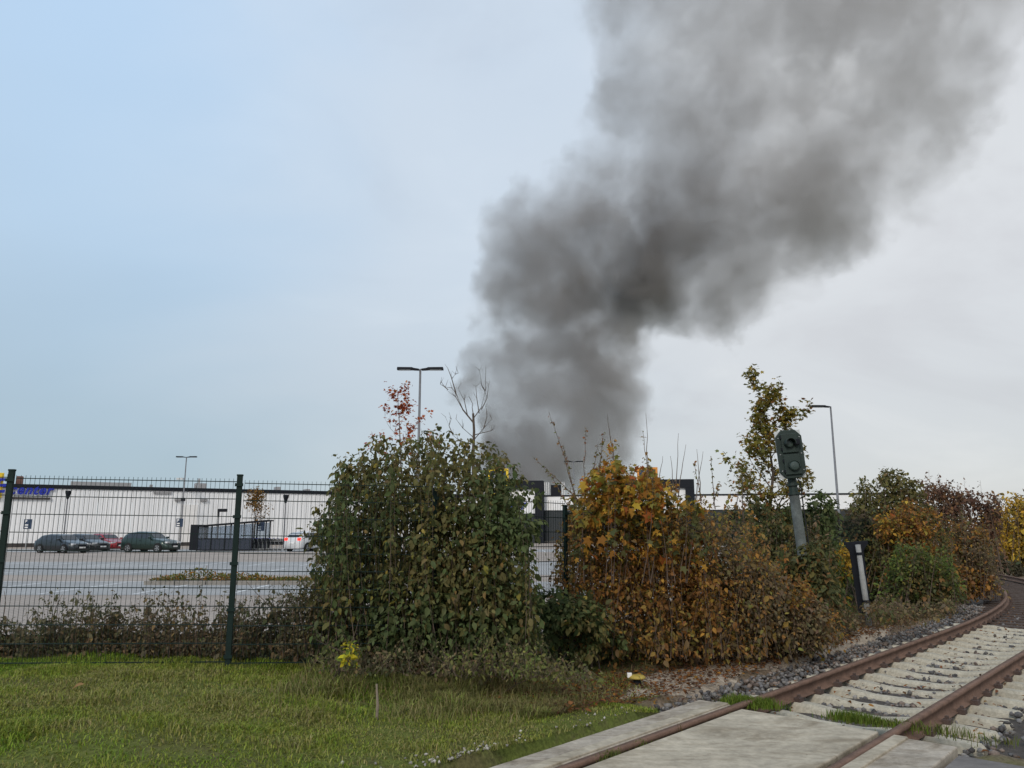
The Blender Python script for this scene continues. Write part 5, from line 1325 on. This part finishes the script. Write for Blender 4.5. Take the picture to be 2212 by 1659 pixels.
def nz(vec, scale, detail, rough, out_=0):
    n = ng.nodes.new('ShaderNodeTexNoise'); n.noise_dimensions = '3D'
    n.inputs['Scale'].default_value = scale; n.inputs['Detail'].default_value = detail; n.inputs['Roughness'].default_value = rough
    ng.links.new(vec, n.inputs['Vector']); return n.outputs[out_]
w1 = vm('SCALE', vm('SUBTRACT', nz(pos, .045, 2, .5, 1), (.5, .5, .5)).outputs[0], 16.0).outputs[0]
w2 = vm('SCALE', vm('SUBTRACT', nz(pos, .16, 3, .6, 1), (.5, .5, .5)).outputs[0], 9.0).outputs[0]
w3 = vm('SCALE', vm('SUBTRACT', nz(pos, .42, 3, .6, 1), (.5, .5, .5)).outputs[0], 4.5).outputs[0]
pw = vm('ADD', vm('ADD', vm('ADD', pos, w1).outputs[0], w2).outputs[0], w3).outputs[0]
acc = wac = None
for i, (px, py, r_, w) in enumerate(blobs):
    yy_ = SY + 5 * math.sin(i * 2.3); c = wp(px, py, yy_); rad = r_ * yy_ / F * 1.1
    dd = vm('DISTANCE', pw, tuple(c)).outputs['Value']
    q = math_node(ng, 'MULTIPLY', dd, 1 / rad)
    q = math_node(ng, 'MULTIPLY_ADD', math_node(ng, 'MULTIPLY', q, q), -1.0, 1.0, clamp=True)
    acc = q if acc is None else math_node(ng, 'MAXIMUM', acc, q)
    q2 = math_node(ng, 'MULTIPLY', q, w)
    wac = q2 if wac is None else math_node(ng, 'SMOOTH_MAX', wac, q2, .25)
fb_ = nz(vm('ADD', pos, w1).outputs[0], .12, 9, .72)
fb2 = nz(vm('ADD', pos, w2).outputs[0], .055, 3, .5)
er = math_node(ng, 'MULTIPLY', math_node(ng, 'SUBTRACT', fb_, .5), math_node(ng, 'MULTIPLY', math_node(ng, 'MULTIPLY', acc, 4.0, clamp=True), 3.1))
shp = math_node(ng, 'MULTIPLY_ADD', math_node(ng, 'ADD', acc, er), 6.5, -1.1, clamp=True)
dn = math_node(ng, 'MULTIPLY', shp, math_node(ng, 'MULTIPLY_ADD', wac, 1.0, .04))
dn = math_node(ng, 'MULTIPLY', dn, math_node(ng, 'MULTIPLY', math_node(ng, 'MAXIMUM', math_node(ng, 'MULTIPLY_ADD', fb2, 2.8, -.4), math_node(ng, 'MULTIPLY_ADD', wac, .55, -.35)), math_node(ng, 'MULTIPLY_ADD', fb_, 4.2, -1.1)))
dn = math_node(ng, 'MAXIMUM', dn, 0.0)
vc = ng.nodes.new('GeometryNodeVolumeCube')
ng.links.new(dn, vc.inputs['Density'])
mn, mx = wp(950, 1120, SY), wp(2420, -260, SY)
vc.inputs['Min'].default_value = (mn.x, SY - 27, 3.0); vc.inputs['Max'].default_value = (mx.x, SY + 27, mx.z)
ext = Vector(vc.inputs['Max'].default_value) - Vector(vc.inputs['Min'].default_value)
for nm, e in zip(('Resolution X', 'Resolution Y', 'Resolution Z'), ext): vc.inputs[nm].default_value = int(e / .45)
sm = ng.nodes.new('GeometryNodeSetMaterial'); sm.inputs['Material'].default_value = M['smoke']
ng.links.new(vc.outputs[0], sm.inputs['Geometry']); ng.links.new(sm.outputs[0], go.inputs[0])
sme = bpy.data.meshes.new('smoke_plume'); sme.from_pydata([(0, 0, 0)], [], []); sme.materials.append(M['smoke'])
smo = link('smoke_plume', sme)
md = smo.modifiers.new('density', 'NODES'); md.node_group = ng
tag(smo, 'thick dark grey smoke plume rising behind the supermarket and drifting right', 'smoke', kind='stuff')
